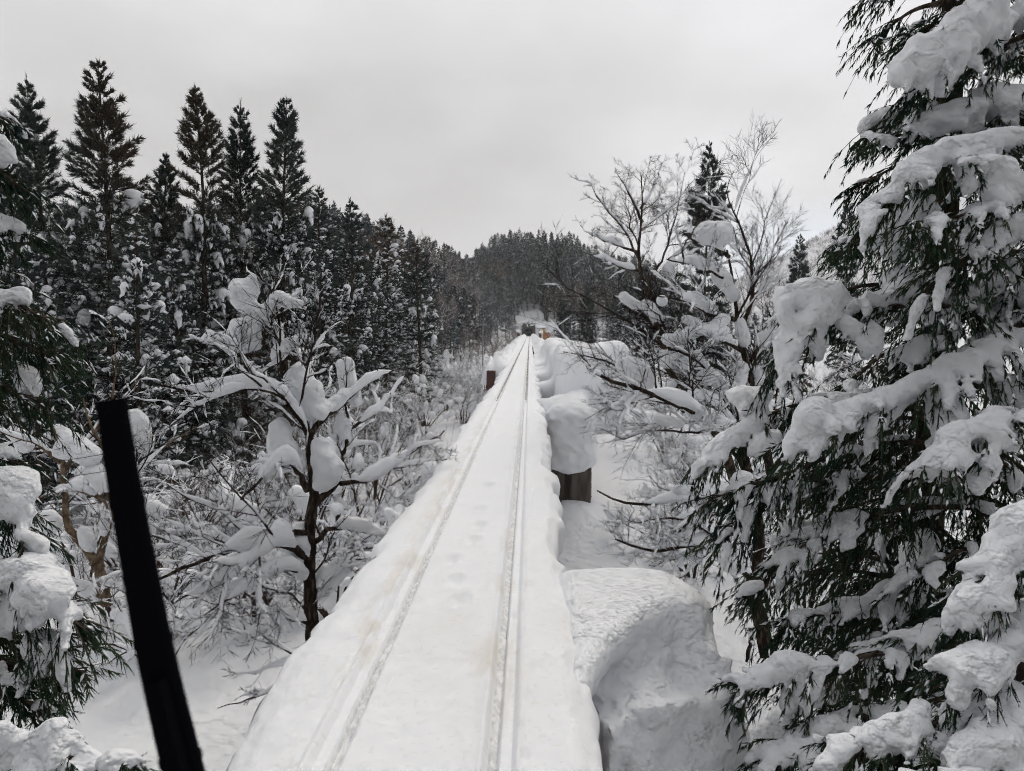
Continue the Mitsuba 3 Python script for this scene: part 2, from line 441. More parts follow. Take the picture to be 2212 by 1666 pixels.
for r, inner in ((RAIL_X[0], 1), (RAIL_X[1], -1)):
    dx = (TX - r) * inner
    rough = .018 * (meshkit.fbm(q3 * [30, 26, 1], 2, 41) - .5)
    g = sstep(-.065, -.03, dx) * sstep(.140, .092, dx)                    # the slot: railhead and, inside it, the wheel flange's groove
    bare_ = sstep(16, 42, TY + 6 * (meshkit.noise(q3 * [0, .3, 0], 47) - .5))                      # the railheads lie bare farther on, thinly snowed over near by
    head = np.where(dx < .037, (.010 + .02 * (meshkit.fbm(q3 * [20, 5, 1], 2, 46) - .4)) * (1 - bare_) - .05 * bare_, -.035 + 1.6 * rough)
    h = h * (1 - g) + g * head
    h += .022 * np.exp(-((dx - .15) / .022) ** 2) + .016 * np.exp(-((dx + .085) / .02) ** 2) * (.6 + .8 * meshkit.noise(q3 * [1, 7, 1], 43))
    h += .014 * np.exp(-((dx - .085) / .014) ** 2) * g * 1.6
for (fx, fy) in ((-.02, 10.1), (-.17, 7.75), (-.06, 7.1), (.02, 6.55), (.0, 11.6), (.04, 9.2), (.0, 8.5)):
    e = ((TX - fx) / .075) ** 2 + ((TY - fy) / .17) ** 2
    h += -.05 * np.exp(-e ** 2) + .012 * np.exp(-(e - 1.8) ** 2)
for k in range(240):
    rr = np.random.RandomState(500 + k); fx, fy, fr = rr.uniform(-.98, 1.02), 3.4 + 11 * rr.rand() ** 1.4, rr.uniform(.012, .028)
    h += -.02 * np.exp(-(((TX - fx) / fr) ** 2 + ((TY - fy) / (fr * 1.6)) ** 2))
V = np.stack([XX, TY, h], -1)
# side walls of the snow slab
def wall(side):
    e = V[:, 0] if side < 0 else V[:, -1]
    rows = []
    for k, (dx, dz) in enumerate(((.035, -.07), (.05, -.17), (.03, -.3), (.0, -.42), (-.06, -.52))):
        n_ = .05 * (meshkit.fbm(np.stack([ty * 2.2, ty * 0 + k * 3.1, ty * 0 + side], -1), 2, 51) - .5) * 2
        rows.append(np.stack([e[:, 0] + side * (dx + n_), ty, np.minimum(e[:, 2], .02) + dz], -1))
    return np.stack(rows, 1)
L_, R_ = wall(-1), wall(1)
V = np.concatenate([L_[:, ::-1], V, R_], 1)
m_, k_ = V.shape[:2]
struct('track_snow_bed', (V.reshape(-1, 3), grid_faces(m_, k_, False)[:, ::-1]), 'track_snow', 'narrow slab of snow lying along the railway track over the bridge', 'snow')

for side, rx in ((('left'), RAIL_X[0]), ('right', RAIL_X[1])):
    ry = np.concatenate([np.arange(1.2, 60, 1.0), np.arange(60, 399, 6)])
    wob = .004 * (meshkit.noise(np.stack([ry * .8, ry * 0, ry * 0], -1), 5) - .5)
    prof = [(-.0325, -.05), (-.0325, -.006), (-.027, 0), (.027, 0), (.0325, -.006), (.0325, -.05)]
    v = np.stack([np.stack([rx + px + wob, ry, ry * 0 + pz - .012 - .024 * sstep(30, 14, ry)], -1) for px, pz in prof], 1)
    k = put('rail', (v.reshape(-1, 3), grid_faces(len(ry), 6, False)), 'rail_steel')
    tag(k, f'{side} steel rail in its groove in the snow on the track', 'rail')

# ------------------------------------------------------------------ the bridge under the snow
br = thing('railway_bridge', 'long snow-covered single-track railway bridge crossing the valley to the tunnel', 'bridge')
for gxx in (-.75, .75):
    put(br + '__girder', box(gxx - .16, gxx + .16, .5, 57, -1.75, -.62), 'brown_steel')
for k in range(28):
    y0 = 3.0 + 2 * k
    put(br + '__cross_frame', box(-.58, .58, y0 - .06, y0 + .06, -1.5, -.75), 'brown_steel')
put(br + '__deck', box(-1.0, 1.0, .5, 399, -.6, -.45), 'dark_steel')
for sx in (-1, 1):
    x0, x1 = (2.25, 2.85) if sx > 0 else (-2.62, -2.02)
    g = put(br + '__side_girder', box(x0, x1, 57 if sx < 0 else 30, 385, -2.4, -.55, .02), 'brown_steel')
put(br + '__girder_end', box(-2.66, -1.98, 56.4, 56.95, -2.5, -.5, .03), 'brown_steel')
pier = put(br + '__pier', cat(box(.95, 2.78, 24.75, 27.4, -6.5, -2.0, .05), box(.55, 1.75, 24.35, 24.72, -6.5, -2.75, .04)), 'concrete')
tag(pier, 'dark stained concrete pier under the hanging snow')
put(br + '__bracket_post', box(2.80, 2.95, 26.6, 26.8, -4.8, -.2), 'dark_steel')
for yc in (36.2, 45.5, 52.2):
    put(br + '__cross_beam', box(.95, 2.25, yc - .7, yc + .5, -1.7, -.98, .02), 'brown_steel')
for yp in (90, 160, 230, 300):
    put(br + '__pier', box(-2.6, 2.8, yp - 1.4, yp + 1.4, -9, -2.42, .1), 'concrete')


# ------------------------------------------------------------------ heaped snow beside the track, from distance fields
def rbox(x, y, z, c, s, r):
    """Signed distance to a rounded box."""
    qx, qy, qz = (np.abs(a - b) - (e - r) for a, b, e in zip((x, y, z), c, s))
    return np.sqrt(np.maximum(qx, 0) ** 2 + np.maximum(qy, 0) ** 2 + np.maximum(qz, 0) ** 2) + np.minimum(np.maximum(qx, np.maximum(qy, qz)), 0) - r


def smin(a, b, k):
    h_ = np.clip(.5 + .5 * (b - a) / k, 0, 1)
    return b + (a - b) * h_ - k * h_ * (1 - h_)


def field(lo, hi, h, fn):
    ax = [np.arange(lo[k], hi[k] + h, h) for k in range(3)]
    g = np.meshgrid(*ax, indexing='ij')
    F = -fn(*g)
    F[0] = F[-1] = -1; F[:, 0] = F[:, -1] = -1; F[:, :, 0] = F[:, :, -1] = -1
    return relax(surface_nets(F.astype(np.float32), np.array(lo, float), h), 1)


def n3(x, y, z, f, o=3, seed=0):
    return meshkit.fbm(np.stack([x * f, y * f, z * f], -1), o, seed) - .5


import shapely
refuge_plan = shapely.Polygon([(.95, 4.95), (1.16, 5.15), (1.36, 5.75), (1.62, 6.2), (2.0, 6.6), (2.3, 6.5), (2.42, 7.1), (2.1, 7.55), (1.5, 7.62), (.95, 7.5)])
lower_plan = shapely.Polygon([(1.3, 5.5), (1.62, 5.75), (2.0, 5.95), (2.42, 6.1), (2.55, 6.7), (2.4, 7.4), (1.5, 7.5), (1.0, 6.9), (1.1, 5.9)])


def plan_sdf(poly, x, y):
    p = shapely.points(x.ravel(), y.ravel())
    d = shapely.distance(poly.exterior, p)
    return np.where(shapely.contains(poly, p), -d, d).reshape(x.shape)


def refuge(x, y, z):
    xs, ys = x[:, :, 0], y[:, :, 0]
    d2 = plan_sdf(refuge_plan, xs, ys)[:, :, None] + x * 0
    d3 = plan_sdf(lower_plan, xs, ys)[:, :, None] + x * 0
    # a flat top with a blunt lip; under the lip the thawed face is hollow, and bulges out again below
    top = .05 - .10 * np.clip((1.25 - (y - 5.6) + .25 * (x - 1.2)) / 1.6, 0, 1) ** 2 * np.clip((x - .9) / .9, 0, 1) - .10 * np.clip((x - 1.9) / .5, 0, 1) ** 2
    side = d2 + .22 * np.exp(-((z + .48) / .26) ** 2) * np.clip((1.8 - x) / .45, 0, 1) * np.clip((x - .98) / .12, 0, 1) - .36 * np.clip(-.25 - z, 0, 2) * np.clip((7.4 - y) / .7, 0, 1) * np.clip((x - 1.15) / .5, 0, 1)
    r = .17
    a = np.sqrt(np.maximum(side + r, 0) ** 2 + np.maximum(z - top + r, 0) ** 2) + np.minimum(np.maximum(side, z - top) + r, 0) - r
    a = np.maximum(a, -.50 - z - 6 * np.clip((x - 1.42) / .5, 0, 1) + .3 * n3(x, y, z, 2.5, 2, 65))
    b = np.maximum(d3 - .3 * np.clip(-1.0 - z, 0, 1.2), z + .58 + .25 * n3(x, y, z, 2, 2, 66))
    d = smin(a, b, .16)
    rough = np.clip((-.03 - z) / .25, 0, 1)
    return d + .20 * n3(x, y, z, 1.7, 3, 61) * (.2 + .8 * rough) + .17 * n3(x, y, z, 5.0, 3, 62) * (.10 + .9 * rough) + .07 * n3(x, y, z, 12, 2, 63) * rough


k = put('snow_mound', field((.9, 3.8, -3.4), (3.0, 7.95, .35), .036, refuge), 'grain_snow', True)
tag(k, 'huge overhanging snow mound bulging off the right edge of the track nearest the viewer', 'snow mound')


def pier_cap(x, y, z):
    tilt = .28 * (x - 1.2) * np.clip((y - 25.0) / 2.2, 0, 1)
    d = rbox(x, y, z - tilt, (2.06, 26.0, -1.08), (.92, 1.75, 1.14), .55)
    neck = rbox(x, y, z, (1.35, 26.6, -.42), (.55, .8, .42), .3)
    d = smin(d, neck, .2)
    return d + .52 * n3(x, y, z, 1.0, 3, 71) + .14 * n3(x, y, z, 5, 2, 72) * np.clip((.1 - z) / .3, .2, 1)


k = put('snow_mound', field((.7, 23.5, -2.9), (3.5, 28.4, .9), .06, pier_cap), 'grain_snow', True)
tag(k, 'square block of hanging snow capping the dark concrete pier right of the track', 'snow mound')


def right_bank(x, y, z):
    yy = y + .5 * np.sin(x * 1.3)
    crest = 1.72 + .34 * np.exp(-((y - 31) / 4) ** 2) + .22 * np.sin(y * .52 + .6) * np.exp(-((y - 60) / 40) ** 2)
    xc = 2.95 + .12 * np.sin(y * .35)
    d = rbox(x, y, z, (xc + .30 * np.exp(-((y - 29) / 6) ** 2), 52.5, -.15 + (crest - 1.1) * .5), (1.02 + .34 * np.exp(-((y - 29) / 6) ** 2), 25, 1.25 + (crest - 1.1) * .5), .75)
    for yc, w in ((36.2, .85), (45.5, 1.1), (52.2, 1.6)):
        d = smin(d, rbox(x, y, z - .10 * (x - 1.1), (1.65, yc, -.50), (.95, w, .46), .34), .28)
    d = smin(d, rbox(x, y, z - .22 * (x - 1.1), (1.7, 67, -.55), (.95, 12.5, .55), .35), .5)
    return d + .62 * n3(x, y, z, .5, 3, 81) + .12 * n3(x, y, z, 3.0, 2, 82)


k = put('snow_mound', field((.75, 26.6, -2.4), (5.2, 79, 2.6), .11, right_bank), 'snow', True)
tag(k, 'long rounded snow bank with a tall blunt end beside the bridge on its right', 'snow mound')


def far_bank(y0, y1, xs, zs, seed, fold, step):
    ys = np.arange(y0, y1, step)
    n = 28
    s = np.linspace(0, 1, n)
    knots = np.linspace(0, 1, len(xs))
    px, pz = np.interp(s, knots, xs), np.interp(s, knots, zs)
    px, pz = (np.convolve(np.pad(a, 2, 'edge'), np.ones(5) / 5, 'valid') for a in (px, pz))
    Yb, S = np.meshgrid(ys, s, indexing='ij')
    Xb, Zb = px[None] + 0 * Yb, pz[None] + 0 * Yb
    q = np.stack([Xb, Yb * .5, Yb * 0], -1)
    rise = np.interp(Yb, [y0, y0 + 60, 200, 400], fold[2:6])
    hump = np.sin(np.pi * np.clip(S * 1.05, 0, 1)) ** .8
    ph = Yb / fold[1] + .35 * Xb + 1.3 * meshkit.noise(np.stack([Yb * .07, Yb * 0, Yb * 0], -1), seed)
    saw = (ph - np.floor(ph)); saw = np.where(saw < .75, saw / .75, (1 - saw) / .25)
    Zb = Zb + hump * (rise + fold[0] * (saw - .5) + .9 * (meshkit.fbm(q * 1.1, 3, seed) - .5) + .5 * (meshkit.fbm(q * 2.6, 2, seed + 3) - .5))
    e = np.clip((Yb - y0) / 2.2, 0, 1)
    Zb = -1.6 + (Zb + 1.6) * np.sqrt(1 - (1 - e) ** 2)
    return np.stack([Xb, Yb, Zb], -1).reshape(-1, 3), grid_faces(len(ys), n, False)


k = put('snow_mound', far_bank(57, 399.5, [-1.0, -1.25, -1.9, -2.5, -2.95, -3.2, -3.25], [-.12, .0, .12, .05, -.25, -.9, -1.9], 91, (.60, 6.5, .0, .25, .75, .8), .55), 'snow', True)
tag(k, 'folded bank of drifted snow along the left side of the far bridge', 'snow mound')
v, f = far_bank(76, 399.5, [1.05, 1.3, 1.8, 2.5, 3.2, 3.8, 3.9], [-.15, .0, .35, .85, .8, -.2, -1.9], 92, (.12, 2.4, .1, .12, .1, .6), .55)
k = put('snow_mound', (v, f), 'snow', True)
tag(k, 'far continuation of the snow bank right of the track towards the tunnel', 'snow mound')
# stubs of sleepers poking out of the snow beside the right rail
for j in range(26):
    yj = 58 + 2.6 * j + .9 * math.sin(j * 7.1)
    put(br + '__sleeper_end', box(1.06, 1.2, yj - .08, yj + .08, -.08, .035), 'dark_steel')

# ------------------------------------------------------------------ the tunnel portal and the things near it
tp = thing('tunnel_portal', 'grey stone tunnel portal with a round black mouth at the end of the track', 'tunnel')
ang = np.linspace(-.72, np.pi + .72, 36)
MC, MR = np.array([.1, 2.05]), 2.3
arch = shapely.Polygon([(MC[0] + MR * math.cos(a), MC[1] + MR * math.sin(a)) for a in ang])
wallp = shapely.Polygon([(-3.7, -2), (3.8, -2), (3.75, 5.4), (2.9, 6.8), (-2.6, 6.8), (-3.65, 5.6)]).difference(arch)
def upright(poly, d, y0):
    m = trimesh.creation.extrude_polygon(poly, d, engine='earcut')
    v = np.array(m.vertices)
    return np.stack([v[:, 0], y0 + d - v[:, 2], v[:, 1]], 1), np.array(m.faces)
put(tp + '__wall', upright(wallp, 3.4, 399.8), 'stone')
ringp = arch.buffer(.42).intersection(shapely.box(-9, -.4, 9, 9)).difference(arch)
put(tp + '__arch_ring', upright(ringp, .25, 399.6), 'stone')
put(tp + '__coping', box(-3.0, 3.2, 399.5, 403.4, 6.8, 7.15, .05), 'stone')
rng = np.random.RandomState(5)
n = 40
put(tp + '__snow', cat(blob_snow(np.c_[rng.uniform(-3, 3.2, 26), rng.uniform(399.6, 402, 26), 7.25 + rng.rand(26) * .35], np.full(26, .55), .14, .2, 2),
                       blob_snow(np.array([(-.7, 399.65, 6.3), (-.5, 399.6, 5.6), (1.6, 399.6, 6.4), (2.0, 399.6, 6.0), (2.6, 399.6, 6.3), (1.3, 399.6, 5.9)]), np.full(6, .42), .12, .2, 2)), 'snow', True)
tl = tubes(np.array([[(MC[0], y, MC[1]) for y in np.linspace(400, 1120, 40)]]), np.full((1, 40), MR + .06), 24)
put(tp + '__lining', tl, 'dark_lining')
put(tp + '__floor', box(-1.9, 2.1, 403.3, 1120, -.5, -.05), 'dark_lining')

hut = thing('hut', 'small yellow and white lineside hut with thick snow on its roof right of the tunnel', 'hut')
put(hut + '__wall', box(4.4, 7.2, 361, 364.5, -1.2, 4.1, .03), 'white_wall')
put(hut + '__side_wall', box(7.22, 8.1, 360.4, 364.4, -1.2, 4.15, .03), 'yellow_wall')
put(hut + '__door', box(5.0, 6.0, 360.86, 360.98, 1.2, 3.3), 'brown_paint')
put(hut + '__roof', box(3.9, 8.5, 360.2, 365, 4.16, 4.35), 'brown_paint')
put(hut + '__snow', field((3.5, 359.6, 4.1), (8.9, 365.8, 7.0), .15, lambda x, y, z: rbox(x, y, z, (6.2, 362.6, 5.4), (2.35, 2.5, 1.08), .4) + .35 * n3(x, y, z, .7, 2, 7)), 'snow', True)
shed = thing('board_fence', 'orange-brown board fence standing beside the yellow hut', 'fence')
for j in range(6):
    put(shed + '__board', box(6.3 + .42 * j, 6.68 + .42 * j, 299.9, 300.1, -.9, 2.6 - .12 * j), 'orange_wall')
put(shed + '__rail', box(6.3, 8.8, 300.12, 300.2, 1.2, 1.4), 'brown_paint')
sg = thing('diamond_sign', 'red-brown diamond-shaped railway sign on a post right of the track', 'sign')
cx_, cz_ = .67 + 47 * 210 / 1828, 2.5 - 8 * 210 / 1828
def dia(r): return shapely.Polygon([(cx_ - r, cz_), (cx_, cz_ - r), (cx_ + r, cz_), (cx_, cz_ + r)])
put(sg + '__plate', upright(dia(.86), .05, 210.0), 'sign_red')
put(sg + '__face', upright(dia(.62), .02, 209.97), 'sign_pale')
put(sg + '__emblem', upright(dia(.5).difference(dia(.36)), .02, 209.94), 'sign_red')
put(sg + '__post', box(cx_ - .06, cx_ + .06, 210.06, 210.18, -4, cz_), 'brown_paint')
for nm, x0, x1, yy, z0, z1 in (('left', -2.85, -2.4, 200, -.9, 2.35), ('right', 3.35, 3.95, 205, -.6, 2.1)):
    q = thing('marker_post', f'brown steel marker post with a snow cap, {nm} of the far track', 'post')
    put(q + '__post', box(x0, x1, yy, yy + .3, z0, z1, .02), 'brown_steel')
    put(q + '__plate', box(x0 - .1 if nm == 'right' else x1 - .05, x0 + .05 if nm == 'right' else x1 + .35, yy + .02, yy + .12, z1 - 1.0, z1 - .3), 'brown_steel')
    put(q + '__snow', field((x0 - .6, yy - .7, z1 - .2), (x1 + .9, yy + 1.1, z1 + 1.1), .07, lambda x, y, z: rbox(x, y, z, ((x0 + x1) / 2 + .15, yy + .15, z1 + .36), (.62, .55, .38), .25) + .1 * n3(x, y, z, 2, 2, 3)), 'snow', True)
q = thing('utility_pole', 'thin grey utility pole left of the track among bare shrubs', 'pole')
put(q + '__pole', tubes(np.array([[(-7.8, 132, -5.5), (-7.8, 132, -1), (-7.75, 132, 4.2)]]), np.array([[.13, .12, .1]]), 8, True), 'grey_paint')
put(q + '__crossarm', box(-8.5, -7.05, 131.95, 132.05, 3.6, 3.72), 'grey_paint')

for k, (v0, v1) in enumerate(((1012, 905), (1042, 950), (1110, 1012))):
    w_ = np.array([P(-90 + 590 * f_, v0 + (v1 - v0) * f_ + 26 * math.sin(math.pi * f_), 15 + 4 * f_) for f_ in np.linspace(0, 1, 14)])
    wk = put('wire', tubes(w_[None], np.full((1, 14), .008), 5), 'dark_steel')
    tag(wk, f'{("uppermost", "middle", "lowest")[k]} of the three thin dark wires crossing the thicket at far left', 'wire')

# ------------------------------------------------------------------ the wiper in front of the cab window
wp = thing('wiper', 'black rubber windscreen wiper standing upright in front of the view at lower left', 'wiper')
dW = .52
ctr = np.array([P(u, v, dW) for u, v in ((240, 862), (262, 1010), (296, 1200), (338, 1420), (390, 1640), (440, 1840))])
ctr = resample(ctr, 24)
half = np.interp(np.linspace(0, 1, 24), [0, .2, 1], [31.5, 34, 45]) * dW / 1579.6
tang = norm(np.gradient(ctr, axis=0)); side_ = norm(np.cross(tang, FWD)); dep = norm(np.cross(side_, tang))
prof = [(-1, -.3), (-.8, -.55), (.8, -.55), (1, -.3), (1, .3), (.8, .55), (-.8, .55), (-1, .3)]
v = np.stack([ctr + side_ * (a * half)[:, None] + dep * (b * half)[:, None] * .6 for a, b in prof], 1)
f = np.vstack([grid_faces(24, 8), [[0, k, k + 1] for k in range(1, 7)], [[184, 184 + k + 1, 184 + k] for k in range(1, 7)]])
put(wp + '__blade', (v.reshape(-1, 3), f), 'wiper_black')
for kq in (5, 12, 18):
    c_ = np.stack([ctr[kq:kq + 2] + side_[kq:kq + 2] * (a_ * half[kq:kq + 2])[:, None] * 1.06 + dep[kq:kq + 2] * (b_ * half[kq:kq + 2])[:, None] * .68 for a_, b_ in prof], 1)
    c_[1] = c_[0] + (c_[1] - c_[0]) * .45
    put(wp + '__clip', (c_.reshape(-1, 3), np.vstack([grid_faces(2, 8), [[0, k, k + 1] for k in range(1, 7)], [[8, 8 + k + 1, 8 + k] for k in range(1, 7)]])), 'wiper_black')
v2 = np.stack([ctr[1:] + side_[1:] * (a * half[1:])[:, None] * .28 + dep[1:] * (.36 * half[1:] + b * .006)[:, None] for a, b in ((-1, 0), (1, 0), (.4, 1), (-.4, 1))], 1)
put(wp + '__rubber', (v2.reshape(-1, 3), grid_faces(23, 4)), 'wiper_rubber')
v3 = np.stack([ctr[14:] + side_[14:] * (a * half[14:])[:, None] * .55 - dep[14:] * (.33 * half[14:] + b * .008)[:, None] for a, b in ((-1, 0), (1, 0), (.7, 1), (-.7, 1))], 1)
put(wp + '__arm', (v3.reshape(-1, 3), grid_faces(10, 4)), 'wiper_black')


# ------------------------------------------------------------------ conifers
ZUP = np.array([0, 0, 1.0])
ICO = trimesh.creation.icosphere(subdivisions=1)
ICO = (np.array(ICO.vertices), np.array(ICO.faces))


def mitten(seed, h=.13):
    """A lump of snow hung over the end of a bough: rounded above, fingered below. About 1 m tall."""
    r = np.random.RandomState(seed)
    C, R = [(0, 0, .16), (.08, .03, .02)], [(.27, .24, .26), (.26, .22, .24)]
    for k in range(r.randint(3, 6)):
        a = r.uniform(-.3, .34); b = r.uniform(-.1, .1); n = r.randint(2, 5)
        for j in range(n):
            C.append((a * (1 + .25 * j) + .03 * j, b, -.10 - .14 * j)); R.append((.12 - .012 * j, .11 - .01 * j, .15))
    return blob_snow(np.array(C), np.array(R), h, .22, 5, seed, 1)


MITTENS = [mitten(s, .085) for s in range(5)]
MITTENS_LOW = [mitten(s, .16) for s in range(4)]


def conifer(seed, H, R, nb, sub, nt, tl, tr, z0=.1, rise=.35, sag=.35, power=.85, lean=(0, 0), clumps=0, clump_size=.5, clump_top=.62, specks=0, speck_size=.12, sides=5, bare=0.0, top=1.0):
    """A cedar: (trunk, boughs, foliage, snow). Boughs leave the trunk, carry sprays of strands; snow lies on them in lumps."""
    r = np.random.RandomState(seed)
    tz = np.linspace(0, 1, 9)
    bend = np.stack([lean[0] * tz ** 2 + .015 * H * np.sin(tz * 5 + seed) * tz, lean[1] * tz ** 2 + .015 * H * np.cos(tz * 4 + seed) * tz, tz * H], -1)
    trunk = tubes(bend[None], (np.interp(tz, [0, .1, 1], [.021, .016, .0015]) * H * .75)[None], sides + 2)
    s = z0 + (1 - z0) * np.sort(r.rand(nb)) ** .92 * .985
    base = np.stack([np.interp(s, tz, bend[:, k]) for k in range(3)], -1)
    az = np.arange(nb) * 2.39996 + r.uniform(-.5, .5, nb)
    lump = 1 + .38 * np.sin(az * 2 + s * 19 + seed) * r.rand(nb) + r.uniform(-.28, .22, nb)
    prof = (1 - s) ** power * np.clip((s - z0) / .12 + .55, .3, 1)
    L = np.minimum(R * prof, .05 + .30 * H * (1 - s)) * lump + .02 * R
    el = rise * (s - .35) * 2 + r.uniform(-.16, .16, nb) - sag * (1 - s) * .6
    A = np.stack([np.cos(az), np.sin(az), 0 * az], -1)
    S = np.stack([-np.sin(az), np.cos(az), 0 * az], -1)
    M = 6
    t = np.linspace(0, 1, M)[None, :, None]
    Pn = base[:, None] + L[:, None, None] * (t * (np.cos(el)[:, None, None] * A[:, None] + np.sin(el)[:, None, None] * ZUP) + (t ** 2) * ZUP * (.10 * s[:, None, None] + .06))
    big = L > .05 * R
    boughs = tubes(Pn[big], (.012 * L[big] + .008)[:, None] * np.linspace(1, .25, M)[None], 3)
    # sprays
    k = np.repeat(np.arange(nb), np.maximum(1, np.round(sub * (.35 + L / R)).astype(int)))
    if bare: k = k[(r.rand(nb) > bare * (s < .55))[k]]
    tt = .16 + .84 * r.rand(len(k)) ** .75
    at = np.stack([(Pn[k, :, j] * np.maximum(0, 1 - np.abs(tt[:, None] * (M - 1) - np.arange(M)))).sum(1) for j in range(3)], -1)
    sd = r.choice([-1, 1], len(k))
    out = norm(A[k] * (.75 + .5 * tt[:, None]) + S[k] * (sd * r.uniform(.1, .9, len(k)) * (1.15 - .6 * tt))[:, None] + ZUP * (np.sin(el[k]) * .8 + .30 * s[k] + r.uniform(-.25, .25, len(k)))[:, None])
    ln = (.20 + .30 * r.rand(len(k))) * (L[k] ** .7) * (1.05 - .35 * tt)
    # strands along each spray
    kk = np.repeat(np.arange(len(k)), nt)
    u = r.rand(len(kk))
    B = at[kk] + out[kk] * (u * ln[kk])[:, None]
    D = norm(out[kk] * .9 + r.normal(size=(len(kk), 3)) * .34 + ZUP * .16)
    lt = tl * r.uniform(.6, 1.35, len(kk)) * np.clip(.30 + 1.1 * L[k[kk]] / (.5 * R), .3, 1)
    fol = spikes(B, D, lt, tr * r.uniform(.7, 1.3, len(kk)), ZUP * (r.uniform(-.25, .18, len(kk)) * lt)[:, None])
    lead = spikes(np.repeat(bend[-1:], 14, 0) - ZUP * (r.rand(14) * .06 * H)[:, None], norm(r.normal(size=(14, 3)) * .22 + ZUP), tl * r.uniform(.6, 1.2, 14), tr * .8)
    fol = cat(fol, lead)
    # snow
    sn = []
    if specks:
        j = r.randint(0, len(kk), specks)
        keep = r.rand(specks) < np.clip(1.25 - s[k[kk[j]]] * 1.0, .08, 1)
        j = j[keep]
        sz = speck_size * r.lognormal(0, .5, len(j))
        sn.append(stamp(OCT, B[j] + ZUP * tr * 1.2 + D[j] * (lt[j] * .3)[:, None], np.stack([sz * 1.2, sz, sz * r.uniform(.35, .8, len(j))], 1), r.rand(len(j)) * 6.3))
    if clumps:
        cand = np.where((s < clump_top) & (L > .25 * R))[0]
        j = r.choice(cand, min(clumps, len(cand)), replace=False)
        protos = MITTENS if clump_size > .3 and sides > 4 else MITTENS_LOW
        for i, q in enumerate(protos):
            m = j[i::len(protos)]
            sz = clump_size * r.lognormal(0, .33, len(m))
            tq = r.uniform(.55, 1.0, len(m)) * (M - 1)
            c = np.stack([(Pn[m, :, a] * np.maximum(0, 1 - np.abs(tq[:, None] - np.arange(M)))).sum(1) for a in range(3)], -1)
            sn.append(stamp(q, c + ZUP * (sz * .12)[:, None], np.stack([sz * r.uniform(.8, 1.4, len(m)), sz, sz * r.uniform(.7, 1.15, len(m))], 1), az[m] + r.uniform(-.5, .5, len(m))))
    return trunk, boughs, fol, cat(*sn) if sn else None


def group_of(gid, parts):
    g = {'type': 'shapegroup'}
    for nm, m, b, sm in parts:
        if m is not None: g[nm] = mikit.ply(m, b, smooth=sm)
    scene[gid] = g


def inst(key, gid, loc, rz, s, sz=None):
    scene[key] = {'type': 'instance', 'to_world': T().translate(list(map(float, loc))).rotate([0, 0, 1], float(rz)).scale([float(s), float(s), float(sz or s)]), 'g': {'type': 'ref', 'id': gid}}
    for part in ('crown', 'snow', 'twig'):
        if part in scene[gid]: labels[f'{key}__{part}'] = {'kind': 'stuff'}


def gz(x, y):
    return float(ground(np.array([x]), np.array([y]))[0])


# the tall cedars at the edge of the wood on the left, and three on the right: each its own tree
TALL = [  # u of the tip, v of the tip, distance, crown radius, sparse?, label
    (72, 172, 34, 2.3, .4, 'tall thin cedar with an open crown at the far left, second of the tall row', 21),
    (215, 138, 31, 3.1, .0, 'tallest cedar of the row on the left, with a dense dark crown and bent tip', 22),
    (421, 186, 33, 2.8, .15, 'tall cedar with long upswept side boughs, left of the pair beside the dip', 23),
    (517, 218, 36, 2.5, .35, 'slim open-crowned cedar between two denser tall cedars on the left', 24),
    (606, 212, 35, 2.7, .1, 'rightmost tall cedar of the left row, hung with white snow lumps', 25),
    (352, 330, 37, 2.4, .1, 'shorter cedar half hidden behind the tall cedar with upswept boughs', 26),
    (20, 330, 30, 2.6, .1, 'dark cedar at the left edge of the tall row behind the near boughs', 27),
    (752, 432, 58, 3.2, .0, 'broad dark cedar with snow lumps right of the tall left row', 28),
    (690, 405, 62, 3.4, .0, 'dense cedar just right of the snow-hung tall cedar', 29),
    (905, 520, 70, 3.3, .0, 'brownish cedar standing before the hillside plantation left of the track', 30),
]
for i in range(4):
    tr, bo, fo, sn = conifer(21 + i, 18.5, (2.0, 2.3, 2.1, 1.9)[i], 240, 13, 14, .31, .019, z0=.08, rise=.60, sag=.45, power=.45, clumps=160, clump_size=.48, clump_top=.68, specks=1500, speck_size=.055, bare=(.35, 0, .1, .2)[i])
    group_of(f'tall_cedar_{i}', [('trunk', tr, 'bark', True), ('bough', bo, 'bark', False), ('crown', fo, 'needle', False), ('snow', sn, 'snow', True)])
for i in range(2):
    tr, bo, fo, sn = conifer(28 + i, 20.0, 2.5, 130, 8, 9, .5, .042, z0=.06, rise=.5, sag=.45, power=.55, clumps=44, clump_size=.6, clump_top=.6, specks=900, speck_size=.085)
    group_of(f'mid_cedar_{i}', [('trunk', tr, 'bark', True), ('bough', bo, 'bark', False), ('crown', fo, 'needle', False), ('snow', sn, 'snow', True)])


def stand(u, v, d, gid, H0, lab, seed, wide=1.0):
    tip = P(u, v, d); z0 = gz(tip[0], tip[1]) - .3
    key = thing('cedar_tree', lab, 'tree')
    inst(key, gid, (tip[0], tip[1], z0), seed * 77, (tip[2] - z0) / H0 * wide, (tip[2] - z0) / H0)


